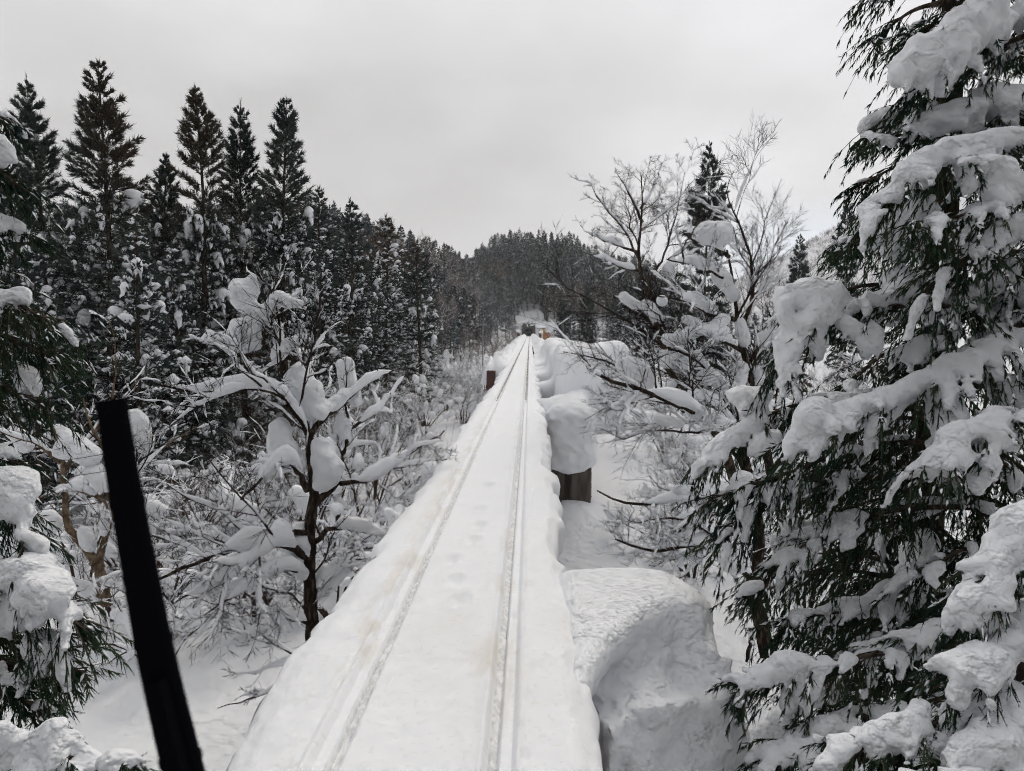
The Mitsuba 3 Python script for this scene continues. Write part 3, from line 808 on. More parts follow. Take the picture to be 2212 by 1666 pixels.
for j, (u, v, d, R, sparse, lab, seed) in enumerate(TALL):
    if d > 50: stand(u, v, d, f'mid_cedar_{j % 2}', 20.0, lab, seed, 1.1)
    else: stand(u, v, d, f'tall_cedar_{(0, 1, 2, 0, 3, 3, 2)[j]}', 18.5, lab, seed, (.80, .95, .85, .72, .85, .8, .9)[j])
RTALL = [
    (1527, 308, 62, 4.3, 'tall dark cedar with a spire top rising behind the bare trees on the right', 41, .15),
    (1727, 505, 78, 3.6, 'small dark cedar on the skyline in front of the pale mountain', 42, .1),
    (1836, 412, 84, 3.6, 'slim spire-topped cedar on the skyline left of the near snowy cedar', 43, .2),
    (1216, 645, 120, 2.3, 'dark brown-tinged cedar right of the tunnel and hut', 44, .0),
    (1268, 612, 135, 2.8, 'second dark cedar to the right of the tunnel', 45, .0),
]
for i in range(1):
    tr, bo, fo, sn = conifer(41, 20.0, 3.0, 190, 11, 10, .5, .042, z0=.06, rise=.45, sag=.35, power=.5, clumps=24, clump_size=.6, clump_top=.5, specks=700, speck_size=.085)
    group_of('dense_cedar', [('trunk', tr, 'bark', True), ('bough', bo, 'bark', False), ('crown', fo, 'needle', False), ('snow', sn, 'snow', True)])
for j, (u, v, d, R, lab, seed, sparse) in enumerate(RTALL):
    stand(u, v, d, 'dense_cedar', 20.0, lab, seed, (.66, .62, .55, .7, .8)[j])

# the wood: kinds of cedar, planted as copies. Crowns of the nearer kind show boughs and lumps, of the far kind only strands and flecks.
for i in range(4):
    tr, bo, fo, sn = conifer(60 + i, 18.0, 3.0, 110, 6, 7, .6, .06, z0=.10, rise=.4, sag=.5, power=.68, clumps=60, clump_size=.58, clump_top=.85, specks=1300, speck_size=.125, sides=3)
    group_of(f'near_wood_{i}', [('trunk', tr, 'bark', True), ('crown', cat(fo, bo), 'needle', False), ('snow', sn, 'snow', True)])
for i in range(4):
    tr, bo, fo, sn = conifer(70 + i, 20.0, 2.6, 80, 5, 7, .85, .10, z0=.2, rise=.45, sag=.3, power=.70, specks=760, speck_size=.14, sides=3)
    group_of(f'far_wood_{i}', [('trunk', tr, 'bark', True), ('crown', fo, 'far_needle', False), ('snow', sn, 'snow', False)])

rng = np.random.RandomState(11)


def uv_of(p):
    q = np.asarray(p) - EYE
    d = q @ FWD
    return 1106 + 1579.6 * (q @ RIGHT) / d, 833 - 1579.6 * (q @ UP) / d, d


# skyline of the wooded hillside (u, v): a planted tree is cut to stay about under it
SKY_U = [-200, 0, 130, 280, 330, 480, 640, 700, 760, 850, 905, 960, 1005, 1040, 1120, 1230, 1320, 1420]
SKY_V = [440, 430, 440, 415, 440, 430, 400, 412, 450, 478, 490, 500, 540, 520, 494, 506, 548, 560]


def plant(name, gids, x, y, H0, H, lab, catg, group, acc, min_scale=.45):
    z = gz(x, y) - .4
    u, v, d = uv_of((x, y, z + H))
    lim = np.interp(u, SKY_U, SKY_V) + acc.uniform(-6, 26) + (acc.uniform(30, 120) if y < 60 else 0)
    if v < lim:
        H = H - (lim - v) * d / 1579.6
    if H < H0 * min_scale: return None
    key = free(name)
    inst(key, gids[acc.randint(len(gids))], (x, y, z), acc.uniform(0, 360), H / H0 * acc.uniform(.9, 1.15), H / H0)
    if lab: tag(key, lab, catg, group)
    return key


cand = []
# a belt of cedars along the foot of the left hillside, then denser ranks up it
for _ in range(1300):
    y = 26 + 372 * rng.rand() ** 1.1
    edge = np.interp(y, [26, 60, 150, 300, 400], [-12, -13, -18, -12, -8])
    x = edge - rng.rand() ** 1.3 * (26 + .36 * y)
    cand.append((x, y))
cand = np.array(cand)
order = np.argsort(cand[:, 1])
kept = []
for x, y in cand[order]:
    u, v, d = uv_of((x, y, 5))
    if u < -120 or u > 1110: continue
    gap = 2.7 + y * .017
    if kept and np.min(np.hypot(*(np.array(kept) - (x, y)).T)) < gap: continue
    if any(math.hypot(x - P(a[0], a[1], a[2])[0], y - P(a[0], a[1], a[2])[1]) < 2.2 for a in TALL): continue
    kept.append((x, y))
n_left = 0
for x, y in kept:
    u, v, d = uv_of((x, y, 5))
    if n_left >= 165:
        if y > 120: plant('cedar_wood__x', [f'far_wood_{i}' for i in range(4)], x, y, 20, rng.uniform(15, 21), None, None, None, rng)
        continue
    tall = rng.uniform(11, 17) if y < 60 else rng.uniform(15, 21)
    if y < 60:
        ok = plant('cedar_tree', [f'near_wood_{i}' for i in range(4)], x, y, 18, tall, 'dark snow-flecked cedar in the near wood on the left', 'tree', 'cedars of the near wood on the left', rng)
    elif y < 150:
        ok = plant('cedar_tree', [f'near_wood_{i}' for i in range(4)], x, y, 18, tall, 'snow-flecked cedar among the ranks on the lower left hillside', 'tree', 'cedars on the lower left hillside', rng)
    else:
        ok = plant('cedar_tree', [f'far_wood_{i}' for i in range(4)], x, y, 20, tall, 'small distant cedar on the upper left hillside', 'tree', 'distant cedars on the left hillside', rng)
    n_left += ok is not None
# the plantation on the hill over the tunnel
n_hill = 0
hill = []
for _ in range(2500):
    y = 404 + 154 * rng.rand(); x = rng.uniform(-50, 82)
    if y < 430 and -6 < x - 2 < 6.5: continue
    if hill and np.min(np.hypot(*(np.array(hill) - (x, y)).T)) < 4.2: continue
    hill.append((x, y))
hill.sort(key=lambda q: q[1])
for x, y in hill:
    kw = n_hill < 80
    key = plant('cedar_tree' if kw else 'cedar_wood__x', [f'far_wood_{i}' for i in range(4)], x, y, 20, rng.uniform(19, 25), 'narrow dark cedar in the plantation on the hill above the tunnel' if kw else None, 'tree', 'cedars above the tunnel', rng)
    n_hill += key is not None
j = 1
for k in [k for k in scene if k.startswith('cedar_wood__x')]:
    scene[f'cedar_wood__{j:03d}'] = scene.pop(k); j += 1
if j > 1: tag('cedar_wood', 'dense mass of dark cedars along the top of the hill above the tunnel', 'wood', kind='stuff')
# a dark screen of cedars and brush right of the tunnel
for _ in range(44):
    y = rng.uniform(90, 330); x = rng.uniform(6, 16 + .20 * y)
    u, v, d = uv_of((x, y, 5))
    if u < 1190 or (u < 1206 and y < 360): continue
    plant('cedar_tree', [f'far_wood_{i}' for i in range(4)], x, y, 20, min(rng.uniform(9, 17), 5 + y * .06), 'low dark cedar right of the far track', 'tree', 'cedars right of the far track', rng, .25)

# unseen cedars behind the viewer, placed to darken the snow faces turned this way
j = 1
rng = np.random.RandomState(21)
for _ in range(400):
    x, y = rng.uniform(-34, 34), rng.uniform(-48, -3)
    if abs(x) < 4.2 - .02 * y or (x > -7 and x < 9 and y > -8): continue
    inst(f'unseen_rear_wood__{j:03d}', f'far_wood_{rng.randint(4)}', (x, y, gz(x, y) - .3), rng.uniform(0, 360), rng.uniform(.9, 1.15)); j += 1
    if j > 110: break
tag('unseen_rear_wood', 'dense cedar wood on both sides of the line behind the viewer', 'wood', kind='stuff')


# ------------------------------------------------------------------ the near cedars: each bough a part, with its sprays of hanging strands and its load of snow
def bough(r, pts, r0, width=.75, dens=15, strands=13, sl=.15, sr=.0075, droop=.55, start=.12, hang=.45):
    """(wood, foliage, twig frames) of one bough through the points pts."""
    n = 20
    p = resample(pts, n)
    L = np.linalg.norm(np.diff(p, axis=0), axis=1).sum()
    wood = [tubes(p[None], np.linspace(r0, .006, n)[None], 7, True)]
    k = max(6, int(dens * L)) * 2
    t = start + (1 - start) * r.rand(k) ** .8
    at = np.stack([np.interp(t, np.linspace(0, 1, n), p[:, j]) for j in range(3)], -1)
    tan = norm(np.stack([np.interp(t, np.linspace(0, 1, n), np.gradient(p[:, j])) for j in range(3)], -1))
    lat = norm(np.cross(tan, ZUP) + 1e-6) * r.choice([-1, 1], k)[:, None]
    d = norm(tan * r.uniform(.35, .95, k)[:, None] + lat * r.uniform(.25, 1.1, k)[:, None] * (1.1 - .5 * t)[:, None] + ZUP * (r.uniform(-.45, .22, k))[:, None])
    TL = width * r.uniform(.45, 1.1, k) * (1.12 - .55 * t) * min(1, L / 1.2 + .35)
    s = np.linspace(0, 1, 5)
    tw = at[:, None] + TL[:, None, None] * (s[None, :, None] * d[:, None] - (s ** 2)[None, :, None] * ZUP * (droop * r.uniform(.4, 1.2, k))[:, None, None])
    wood.append(tubes(tw, (.006 * np.linspace(1, .4, 5))[None] + 0 * TL[:, None], 3))
    kk = np.repeat(np.arange(k), strands)
    u = .12 + .88 * r.rand(len(kk)) ** .8
    w = np.maximum(0, 1 - np.abs(u[:, None] * 4 - np.arange(5)))
    B = (tw[kk] * w[..., None]).sum(1)
    tt = norm((norm(np.gradient(tw, axis=1))[kk] * w[..., None]).sum(1))
    D = norm(tt * .95 + r.normal(size=(len(kk), 3)) * .36 - ZUP * (hang * r.uniform(.2, 1.3, len(kk)))[:, None])
    ln = sl * r.uniform(.55, 1.4, len(kk))
    return cat(*wood), (B, D, ln, sr * r.uniform(.75, 1.3, len(kk)), -ZUP * (ln * r.uniform(-.05, .35, len(kk)))[:, None]), (p, tw)


def strand_mesh(S):
    """Strands with short awl needles standing off them, so that their outline is feathery."""
    B, D, ln, sr, bend = S
    r = np.random.RandomState(len(B))
    main = spikes(B, D, ln, sr, bend)
    n = len(B)
    k = np.repeat(np.arange(n), 3)
    u = np.tile(np.array([.25, .55, .85]), n)
    b = B[k] + D[k] * (u * ln[k])[:, None] + bend[k] * (u * u)[:, None]
    q = norm(norm(D)[k] + r.normal(size=(len(k), 3)) * .55)
    v = np.stack([b - np.cross(q, ZUP) * .0042, b + np.cross(q, ZUP) * .0042, b + q * (.016 + .010 * r.rand(len(k)))[:, None]], 1)
    return cat(main, (v.reshape(-1, 3), np.arange(len(k) * 3).reshape(-1, 3)))


def snow_on_sprays(r, p, tw, n_twigs, size=.045, h=.04, start=.1):
    """Smaller snow: fingers lying along the sprays and heaps along the bough."""
    C, R = [], []
    j = r.choice(len(tw), min(n_twigs, len(tw)), replace=False)
    for i in j:
        s0, s1 = r.uniform(0, .35), r.uniform(.55, 1.0)
        m = max(3, int(np.linalg.norm(tw[i, -1] - tw[i, 0]) * (s1 - s0) / (size * .8)))
        q = resample(tw[i], 12)
        for a in np.linspace(s0, s1, m):
            c = q[int(a * 11)] + ZUP * size * .55
            f = size * (1.25 - .7 * a) * r.uniform(.7, 1.25)
            C.append(c); R.append((f * 1.15, f * 1.15, f * .8))
    return C, R


def ball_line(pts, rr, r, jit=.22, flat=.8):
    C, R = [], []
    p = np.array(pts, float)
    for i in range(max(1, len(p) - 1)):
        a, b = p[i], p[min(i + 1, len(p) - 1)]
        ra, rb = rr[i], rr[min(i + 1, len(p) - 1)]
        n = max(1, int(np.linalg.norm(b - a) / (.5 * min(ra, rb))))
        for k in range(n + 1):
            f = k / n
            q = ra + (rb - ra) * f
            C.append(a + (b - a) * f + r.normal(size=3) * q * jit); R.append(q * r.uniform(.8, 1.2) * np.array([1.1, 1.1, flat]))
    return C, R


def lay_snow(b, m):
    if m is None: return
    big, rest = pieces(m, .22)
    for q in big: put(b + '__snow', q, 'grain_snow', True)
    if rest: labels[put(b + '__snow_flecks', rest, 'grain_snow', True)] = {'kind': 'stuff'}


def dust(b, S, r, share):
    """Strands with snow lying along them."""
    B_, D_, ln, sr, bend = S
    k = np.where((r.rand(len(B_)) < share) & (D_[:, 2] > -.75))[0]
    if not len(k): return
    up = np.array([0, 0, 1.0]) * .007
    labels[put(b + '__snow_dusting', spikes(B_[k] + up, D_[k], ln[k] * .9, sr[k] * 1.9, bend[k]), 'snow')] = {'kind': 'stuff'}


def near_cedar(key, seed, boughs, filler, sl=.078, sr=.0066, snow_h=.04, strands=24, dens=16):
    """boughs: [(points of (u, v, d), base radius, width, share of sprays that carry snow, [snow strokes])]"""
    r = np.random.RandomState(seed)
    for i, (pts, r0, width, share, heaps) in enumerate(boughs):
        share *= .62; width *= 1.1
        W = np.array([P(*q) for q in pts])
        wood, S, (p, tw) = bough(r, W, r0, width, dens, strands, sl, sr)
        b = put(key + '__bough', wood, 'bark', False)
        labels[put(b + '__foliage', strand_mesh(S), 'near_needle')] = {'kind': 'stuff'}
        dust(b, S, r, .10)
        C, R = snow_on_sprays(r, p, tw, int(len(tw) * share), .040 * (1 + .35 * r.rand()), snow_h)
        for line in heaps:
            a = np.array([P(u, v, d) for u, v, d, q in line]); rr = np.array([q * d / 1579.6 for u, v, d, q in line])
            c, q = ball_line(a, rr * .80, r, .38, .75)
            C += c; R += q
            # fingers sagging from the heap over the sprays below it
            for _ in range(int(6 + 8 * len(line))):
                m = r.randint(len(c)); o = c[m] + np.array([r.uniform(-1, 1), r.uniform(-1, .2), -.35]) * q[m]
                dr_ = norm(np.array([r.uniform(-.55, .35), r.uniform(-.35, .2), -1.0]))
                f = max(q[m][0] * r.uniform(.20, .42), .028)
                for s in range(r.randint(2, 8)):
                    o = o + dr_ * f * .8; C.append(o.copy()); R.append((f, f, f * 1.15)); f *= .88
        if C:
            lay_snow(b, blob_snow(np.array(C), np.array(R), snow_h, 1.15, 8, seed + i, 1, .04))
    for i, (base, tip, r0, width, share) in enumerate(filler):
        mid = (np.array(base) * .5 + np.array(tip) * .5) + ZUP * .12 * np.linalg.norm(np.array(tip) - base)
        wood, S, (p, tw) = bough(r, np.array([base, mid, tip]), r0, width, dens * .75, 16, sl * 1.15, sr * 1.25)
        b = put(key + '__bough', wood, 'bark', False)
        labels[put(b + '__foliage', strand_mesh(S), 'near_needle')] = {'kind': 'stuff'}
        if share: dust(b, S, r, .05)
        C, R = snow_on_sprays(r, p, tw, int(len(tw) * share), .05, snow_h)
        if share and r.rand() < .24:
            a = resample(np.array([base, mid, tip]), 8)[3:] + ZUP * .05
            c, q = ball_line(a, np.full(5, 1) * r.uniform(.06, .13), r, .35); C += c; R += q
        if C: lay_snow(b, blob_snow(np.array(C), np.array(R), snow_h * 1.2, .7, 7, seed + 50 + i, 1, .035))


def trunk_of(key, line, r0, r1):
    p = resample(line, 24)
    t = tubes(p[None], (np.linspace(r0, r1, 24) * (1 + .06 * np.random.RandomState(3).normal(size=24)))[None], 14)
    put(key + '__trunk', t, 'trunk_bark', True)


# the big snow-laden cedar on the right
key = thing('cedar_tree', 'big near cedar filling the right side, its drooping boughs piled with thick snow', 'tree')
trunk_of(key, [(5.5, 8.9, -6), (5.5, 8.9, -2), (5.55, 8.9, 3), (5.6, 8.9, 8), (5.6, 8.9, 11)], .26, .08)
B = [
    ([(2420, -160, 8.4), (2200, -60, 8.0), (2110, 0, 7.8), (2050, 25, 7.7)], .04, .5, .15, []),
    ([(2420, -40, 8.2), (2160, 50, 7.8), (2040, 85, 7.6), (1960, 66, 7.5)], .04, .5, .12, [[(2020, 66, 7.6, 9), (2040, 68, 7.6, 12)]]),
    ([(2420, 20, 8.0), (2240, 70, 7.5), (2080, 130, 7.2), (1965, 200, 7.0)], .05, .7, .25, [[(2170, 45, 7.3, 42), (2110, 55, 7.2, 44), (2060, 85, 7.1, 46), (2010, 115, 7.0, 44), (1972, 150, 6.9, 34)], [(2050, 150, 7.0, 24), (2030, 190, 7.0, 14)], [(2215, 20, 7.4, 34)]]),
    ([(2420, 180, 8.2), (2200, 190, 8.0), (2050, 240, 7.8), (1975, 262, 7.7)], .04, .55, .2, [[(2010, 232, 7.7, 16), (1985, 250, 7.7, 14)], [(2160, 200, 7.8, 16), (2140, 180, 7.8, 16)]]),
    ([(2440, 210, 8.0), (2200, 265, 7.6), (2010, 290, 7.3), (1890, 290, 7.2)], .05, .55, .18, [[(2212, 225, 7.5, 34), (2140, 232, 7.4, 36), (2070, 245, 7.3, 34), (2010, 268, 7.3, 28), (1975, 290, 7.2, 20)], [(1930, 300, 7.2, 9), (1880, 292, 7.2, 8)]]),
    ([(2440, 250, 7.4), (2210, 300, 7.0), (2060, 340, 6.6), (1920, 420, 6.4), (1888, 465, 6.4)], .05, .7, .5, [[(2190, 282, 6.8, 30), (2140, 305, 6.7, 26), (2060, 325, 6.6, 28), (1990, 345, 6.5, 24), (1940, 380, 6.4, 18)], [(2150, 350, 6.5, 30), (2190, 400, 6.5, 34), (2160, 430, 6.4, 24)], [(2080, 365, 6.5, 18), (2090, 400, 6.4, 14)], [(1980, 380, 6.4, 14)]]),
    ([(2440, 380, 7.2), (2220, 420, 6.7), (2060, 470, 6.4), (1960, 480, 6.2)], .04, .8, .25, []),
    ([(2440, 480, 7.0), (2230, 500, 6.6), (2080, 560, 6.3), (2010, 620, 6.2)], .04, .8, .3, [[(2170, 480, 6.5, 14), (2140, 520, 6.4, 16)], [(2200, 470, 6.4, 22)]]),
    ([(2420, 480, 8.4), (2200, 470, 8.2), (2000, 470, 8.0), (1930, 480, 7.9)], .04, .5, .2, [[(1925, 430, 7.8, 44), (1930, 480, 7.8, 50), (1945, 520, 7.8, 40), (1975, 450, 7.8, 36), (1932, 545, 7.8, 26)], [(1990, 480, 7.8, 26)]]),
    ([(2420, 600, 8.4), (2150, 600, 8.2), (1960, 610, 8.0)], .04, .5, .2, [[(1925, 605, 7.9, 36), (1950, 595, 7.9, 34), (1935, 635, 7.9, 26)]]),
    ([(2300, 560, 9.3), (2050, 520, 9.1), (1900, 500, 9.0), (1818, 522, 8.9)], .03, .6, .5, [[(1870, 488, 8.9, 16), (1850, 500, 8.9, 12), (1890, 470, 8.9, 14)]]),
    ([(2420, 690, 7.6), (2212, 665, 7.3), (2000, 662, 7.0), (1800, 664, 6.9), (1730, 690, 6.8), (1680, 790, 6.7)], .035, .65, .55,
     [[(2160, 590, 7.2, 38), (2195, 600, 7.2, 40)], [(2212, 640, 7.3, 22), (2120, 640, 7.2, 20), (2040, 640, 7.1, 16), (1960, 635, 7.0, 22), (1880, 645, 6.9, 15), (1830, 655, 6.9, 12)],
      [(1750, 630, 6.8, 46), (1735, 660, 6.8, 44), (1775, 650, 6.8, 36), (1800, 672, 6.8, 18)], [(1720, 710, 6.7, 32), (1700, 750, 6.7, 24), (1690, 790, 6.7, 15)], [(1770, 720, 6.7, 24), (1760, 760, 6.7, 16)], [(1830, 700, 6.7, 18), (1880, 720, 6.7, 24), (1870, 760, 6.7, 15)]]),
    ([(2380, 740, 7.4), (2150, 640, 7.2), (2060, 700, 7.0), (1960, 780, 6.8)], .03, .6, .4, [[(2110, 620, 7.1, 13), (2050, 660, 7.1, 13)], [(1990, 730, 6.9, 15), (1950, 760, 6.8, 15)]]),
    ([(2400, 640, 7.2), (2230, 690, 6.9), (2100, 780, 6.6), (1960, 850, 6.4), (1800, 900, 6.2), (1710, 960, 6.2)], .05, .75, .55,
     [[(2110, 770, 6.5, 28), (2050, 800, 6.5, 26), (1980, 835, 6.4, 24), (1900, 862, 6.3, 20), (1840, 880, 6.2, 18)], [(1745, 890, 6.2, 36), (1760, 870, 6.2, 26), (1735, 930, 6.2, 22)], [(2040, 850, 6.4, 34), (2050, 910, 6.4, 34), (2040, 960, 6.4, 24), (2025, 990, 6.4, 14)], [(1800, 920, 6.2, 20), (1790, 950, 6.2, 14)], [(1900, 900, 6.2, 15), (1870, 960, 6.2, 11)], [(2180, 850, 6.6, 34), (2212, 820, 6.6, 40)]]),
    ([(2150, 830, 7.8), (1900, 850, 7.6), (1700, 880, 7.3), (1560, 960, 7.1), (1508, 1000, 7.1)], .04, .6, .5, [[(1625, 850, 7.2, 30), (1600, 860, 7.2, 26), (1650, 870, 7.2, 26)], [(1640, 900, 7.1, 20), (1600, 930, 7.1, 18), (1570, 950, 7.1, 12)], [(1680, 940, 7.0, 22), (1640, 960, 7.0, 18)]]),
    ([(2400, 880, 6.6), (2200, 900, 6.2), (2080, 940, 5.9), (1970, 1020, 5.8)], .04, .7, .4, [[(2170, 900, 6.0, 26), (2110, 930, 5.9, 34), (2050, 970, 5.8, 34), (2000, 1010, 5.8, 26)], [(2130, 990, 5.8, 26), (2110, 1040, 5.8, 20)], [(2190, 940, 6.0, 20)]]),
    ([(2200, 960, 7.6), (1900, 960, 7.3), (1680, 1030, 7.0), (1530, 1080, 6.9)], .04, .75, .18, []),
    ([(2200, 1040, 7.6), (1900, 1030, 7.2), (1700, 1060, 7.0), (1580, 1150, 6.9)], .04, .7, .3, [[(1700, 1045, 7.0, 13), (1640, 1062, 7.0, 12), (1760, 1050, 7.0, 10)]]),
    ([(2250, 1100, 7.4), (1950, 1100, 7.0), (1750, 1170, 6.9), (1640, 1270, 6.8)], .04, .75, .25, [[(1720, 1130, 7.4, 28), (1700, 1165, 7.4, 26), (1740, 1180, 7.4, 20)]]),
    ([(2250, 1150, 7.0), (2100, 1180, 6.7), (1960, 1250, 6.5)], .03, .6, .2, []),
    ([(2250, 1260, 7.2), (2000, 1290, 6.9), (1830, 1320, 6.8), (1700, 1340, 6.7)], .035, .6, .4, [[(1960, 1270, 6.9, 16), (1910, 1280, 6.9, 28), (1880, 1310, 6.9, 20), (1800, 1300, 6.8, 9)], [(1720, 1330, 6.7, 12)]]),
    ([(2300, 1300, 6.6), (2100, 1330, 6.3), (1980, 1370, 6.2)], .03, .5, .4, [[(2050, 1350, 6.2, 20), (2000, 1370, 6.2, 16), (1960, 1375, 6.2, 10)]]),
    ([(2250, 1380, 6.8), (2000, 1400, 6.4), (1800, 1430, 6.2), (1600, 1480, 6.1)], .04, .65, .5, [[(1740, 1430, 6.2, 24), (1690, 1440, 6.1, 26), (1640, 1455, 6.1, 18), (1610, 1475, 6.1, 10)], [(1710, 1480, 6.1, 20), (1700, 1520, 6.1, 14)]]),
    ([(2250, 1450, 6.8), (2000, 1520, 6.2), (1800, 1570, 6.0), (1650, 1640, 5.9)], .04, .7, .4, [[(1760, 1560, 6.0, 10), (1800, 1550, 6.0, 12)]]),
    ([(2250, 1560, 6.6), (2000, 1630, 6.0), (1780, 1690, 5.8), (1620, 1740, 5.8)], .04, .7, .4, []),
]
r = np.random.RandomState(44)
fill = []
for i in range(74):
    z = -4.8 + 12.2 * ((i + .5) / 74)
    a = math.pi * (1.0 + .62 * math.sin(i * 2.4) * 1.0)           # the side that faces the track and the viewer
    Lb = np.interp(z, [-5, 0, 4, 7], [3.0, 2.75, 1.9, 1.1]) * r.uniform(.5, .92)
    b0 = np.array([5.52, 8.9, z])
    fill.append((b0, b0 + np.array([math.cos(a) * Lb, math.sin(a) * Lb - .35, -.25 * Lb + .1]), .035, .85, .07))
for i in range(46):                                            # bare of snow: the dark inside of the tree
    z = -5.2 + 7.2 * ((i + .5) / 46)
    a = math.pi * (1.05 + .55 * math.sin(i * 1.7 + 1))
    Lb = np.interp(z, [-5, 0, 4], [2.5, 2.3, 1.6]) * r.uniform(.45, .85)
    b0 = np.array([5.52, 8.9, z])
    fill.append((b0, b0 + np.array([math.cos(a) * Lb, math.sin(a) * Lb + .1, -.3 * Lb]), .03, .95, 0.0))
near_cedar(key, 8, B, fill)

# the nearest cedar, its top reaching in at the bottom right corner
key = thing('cedar_tree', 'nearest young cedar at the bottom right corner under fresh snow', 'tree')
trunk_of(key, [(3.95, 4.75, -6), (3.95, 4.75, -2), (3.9, 4.75, 1.4)], .12, .02)
B = [
    ([(2420, 1080, 4.7), (2300, 1090, 4.5), (2180, 1180, 4.3), (2080, 1320, 4.2)], .02, .45, .5, [[(2215, 1110, 4.3, 60), (2190, 1170, 4.3, 44), (2160, 1220, 4.3, 30)], [(2150, 1310, 4.2, 34), (2110, 1330, 4.2, 22)]]),
    ([(2420, 1300, 4.6), (2260, 1330, 4.3), (2150, 1400, 4.1), (2060, 1460, 4.0)], .02, .45, .45, [[(2190, 1390, 4.1, 36), (2140, 1430, 4.1, 30)], [(2212, 1330, 4.2, 26)]]),
    ([(2420, 1460, 4.4), (2200, 1500, 4.1), (2000, 1570, 4.0), (1830, 1630, 3.9)], .02, .45, .5, [[(2000, 1530, 4.0, 28), (1940, 1560, 4.0, 24), (1870, 1600, 3.9, 22)], [(2150, 1520, 4.0, 34), (2100, 1560, 4.0, 24)], [(1780, 1650, 3.9, 18)]]),
    ([(2420, 1560, 4.2), (2250, 1580, 4.0), (2100, 1640, 3.8), (1950, 1700, 3.7)], .02, .45, .5, [[(2200, 1560, 3.9, 46), (2130, 1610, 3.8, 34), (2060, 1640, 3.8, 26)]]),
    ([(2420, 1640, 4.0), (2200, 1700, 3.8), (2000, 1740, 3.7)], .02, .45, .5, [[(2180, 1680, 3.8, 36), (2050, 1690, 3.7, 26)]]),
]
near_cedar(key, 9, B, [], sl=.075, sr=.0042, snow_h=.03)

# the cedar at the left edge of the view
key = thing('cedar_tree', 'near cedar at the left edge with heavy white snow on its lower boughs', 'tree')
trunk_of(key, [(-4.75, 5.6, -6), (-4.75, 5.6, 0), (-4.7, 5.6, 6.5)], .17, .04)
B = [
    ([(-330, 180, 6.2), (-160, 200, 6.0), (-40, 235, 5.9), (18, 262, 5.9)], .03, .5, .15, [[(-30, 240, 5.9, 12)]]),
    ([(-330, 300, 6.0), (-160, 320, 5.8), (-20, 360, 5.7), (40, 400, 5.7)], .03, .55, .15, [[(-10, 300, 5.7, 20), (14, 325, 5.7, 17), (22, 345, 5.7, 11)]]),
    ([(-330, 400, 6.0), (-160, 430, 5.8), (-20, 470, 5.7), (50, 500, 5.7)], .03, .5, .2, [[(-10, 470, 5.7, 20), (30, 485, 5.7, 16), (60, 500, 5.7, 9)]]),
    ([(-330, 540, 6.0), (-160, 570, 5.8), (0, 640, 5.6), (120, 700, 5.5)], .03, .7, .10, [[(-10, 632, 5.6, 20), (30, 634, 5.6, 17), (60, 632, 5.6, 9)]]),
    ([(-330, 640, 6.0), (-160, 660, 5.8), (-10, 720, 5.6), (110, 770, 5.5)], .03, .7, .08, []),
    ([(-330, 760, 6.0), (-160, 780, 5.8), (-10, 830, 5.6), (90, 870, 5.5)], .03, .65, .12, [[(50, 800, 5.6, 16), (80, 830, 5.6, 18)]]),
    ([(-330, 880, 6.0), (-150, 900, 5.6), (-40, 960, 5.4), (30, 1000, 5.3)], .03, .45, .3, []),
    ([(-330, 960, 5.6), (-120, 1010, 5.3), (-10, 1080, 5.1), (60, 1160, 5.0)], .03, .5, .35, [[(-20, 1040, 5.1, 52), (30, 1050, 5.1, 46), (10, 1090, 5.1, 42), (50, 1100, 5.1, 26)]]),
    ([(-330, 1130, 5.4), (-120, 1190, 5.1), (40, 1250, 4.9), (170, 1350, 4.8)], .03, .55, .3, [[(-30, 1230, 4.9, 52), (40, 1235, 4.9, 48), (95, 1260, 4.8, 40), (135, 1285, 4.8, 24)], [(20, 1310, 4.8, 24), (50, 1330, 4.8, 14)], [(-20, 1340, 4.8, 24)]]),
    ([(-330, 1260, 5.4), (-120, 1310, 5.1), (20, 1370, 4.9), (150, 1400, 4.8)], .03, .55, .2, [[(60, 1375, 4.8, 15), (90, 1400, 4.8, 12)]]),
    ([(-330, 1380, 5.4), (-120, 1400, 5.1), (40, 1440, 4.9), (185, 1450, 4.8)], .03, .5, .1, [[(100, 1425, 4.8, 8), (150, 1420, 4.8, 6)]]),
    ([(-330, 1450, 5.4), (-120, 1470, 5.1), (20, 1500, 4.9), (100, 1540, 4.8)], .03, .45, .1, []),
]
near_cedar(key, 10, B, [], sl=.085, sr=.0048, snow_h=.034)

# a snow-buried sapling top at the bottom left corner
key = thing('cedar_sapling', 'snow-buried cedar sapling top at the bottom left corner of the view', 'tree')
trunk_of(key, [(-3.1, 4.1, -5.5), (-3.1, 4.1, -1.5), (-3.05, 4.1, .15)], .05, .01)
B = [
    ([(-80, 1690, 4.0), (0, 1640, 3.9), (80, 1620, 3.8), (150, 1640, 3.7)], .012, .28, .8, [[(70, 1590, 3.8, 26), (110, 1580, 3.8, 30), (140, 1600, 3.8, 26), (100, 1630, 3.8, 28)], [(30, 1620, 3.8, 24), (0, 1570, 3.8, 20)], [(180, 1625, 3.8, 20), (205, 1640, 3.8, 14)]]),
    ([(-60, 1740, 4.0), (60, 1700, 3.8), (160, 1680, 3.7), (260, 1650, 3.6)], .012, .26, .7, [[(255, 1640, 3.7, 26), (285, 1650, 3.7, 24), (240, 1670, 3.7, 26)], [(60, 1660, 3.7, 28), (140, 1670, 3.7, 26)]]),
    ([(0, 1740, 4.0), (150, 1720, 3.8), (330, 1690, 3.6)], .012, .24, .5, [[(200, 1690, 3.7, 24)]]),
]
near_cedar(key, 12, B, [], sl=.065, sr=.004, snow_h=.026)


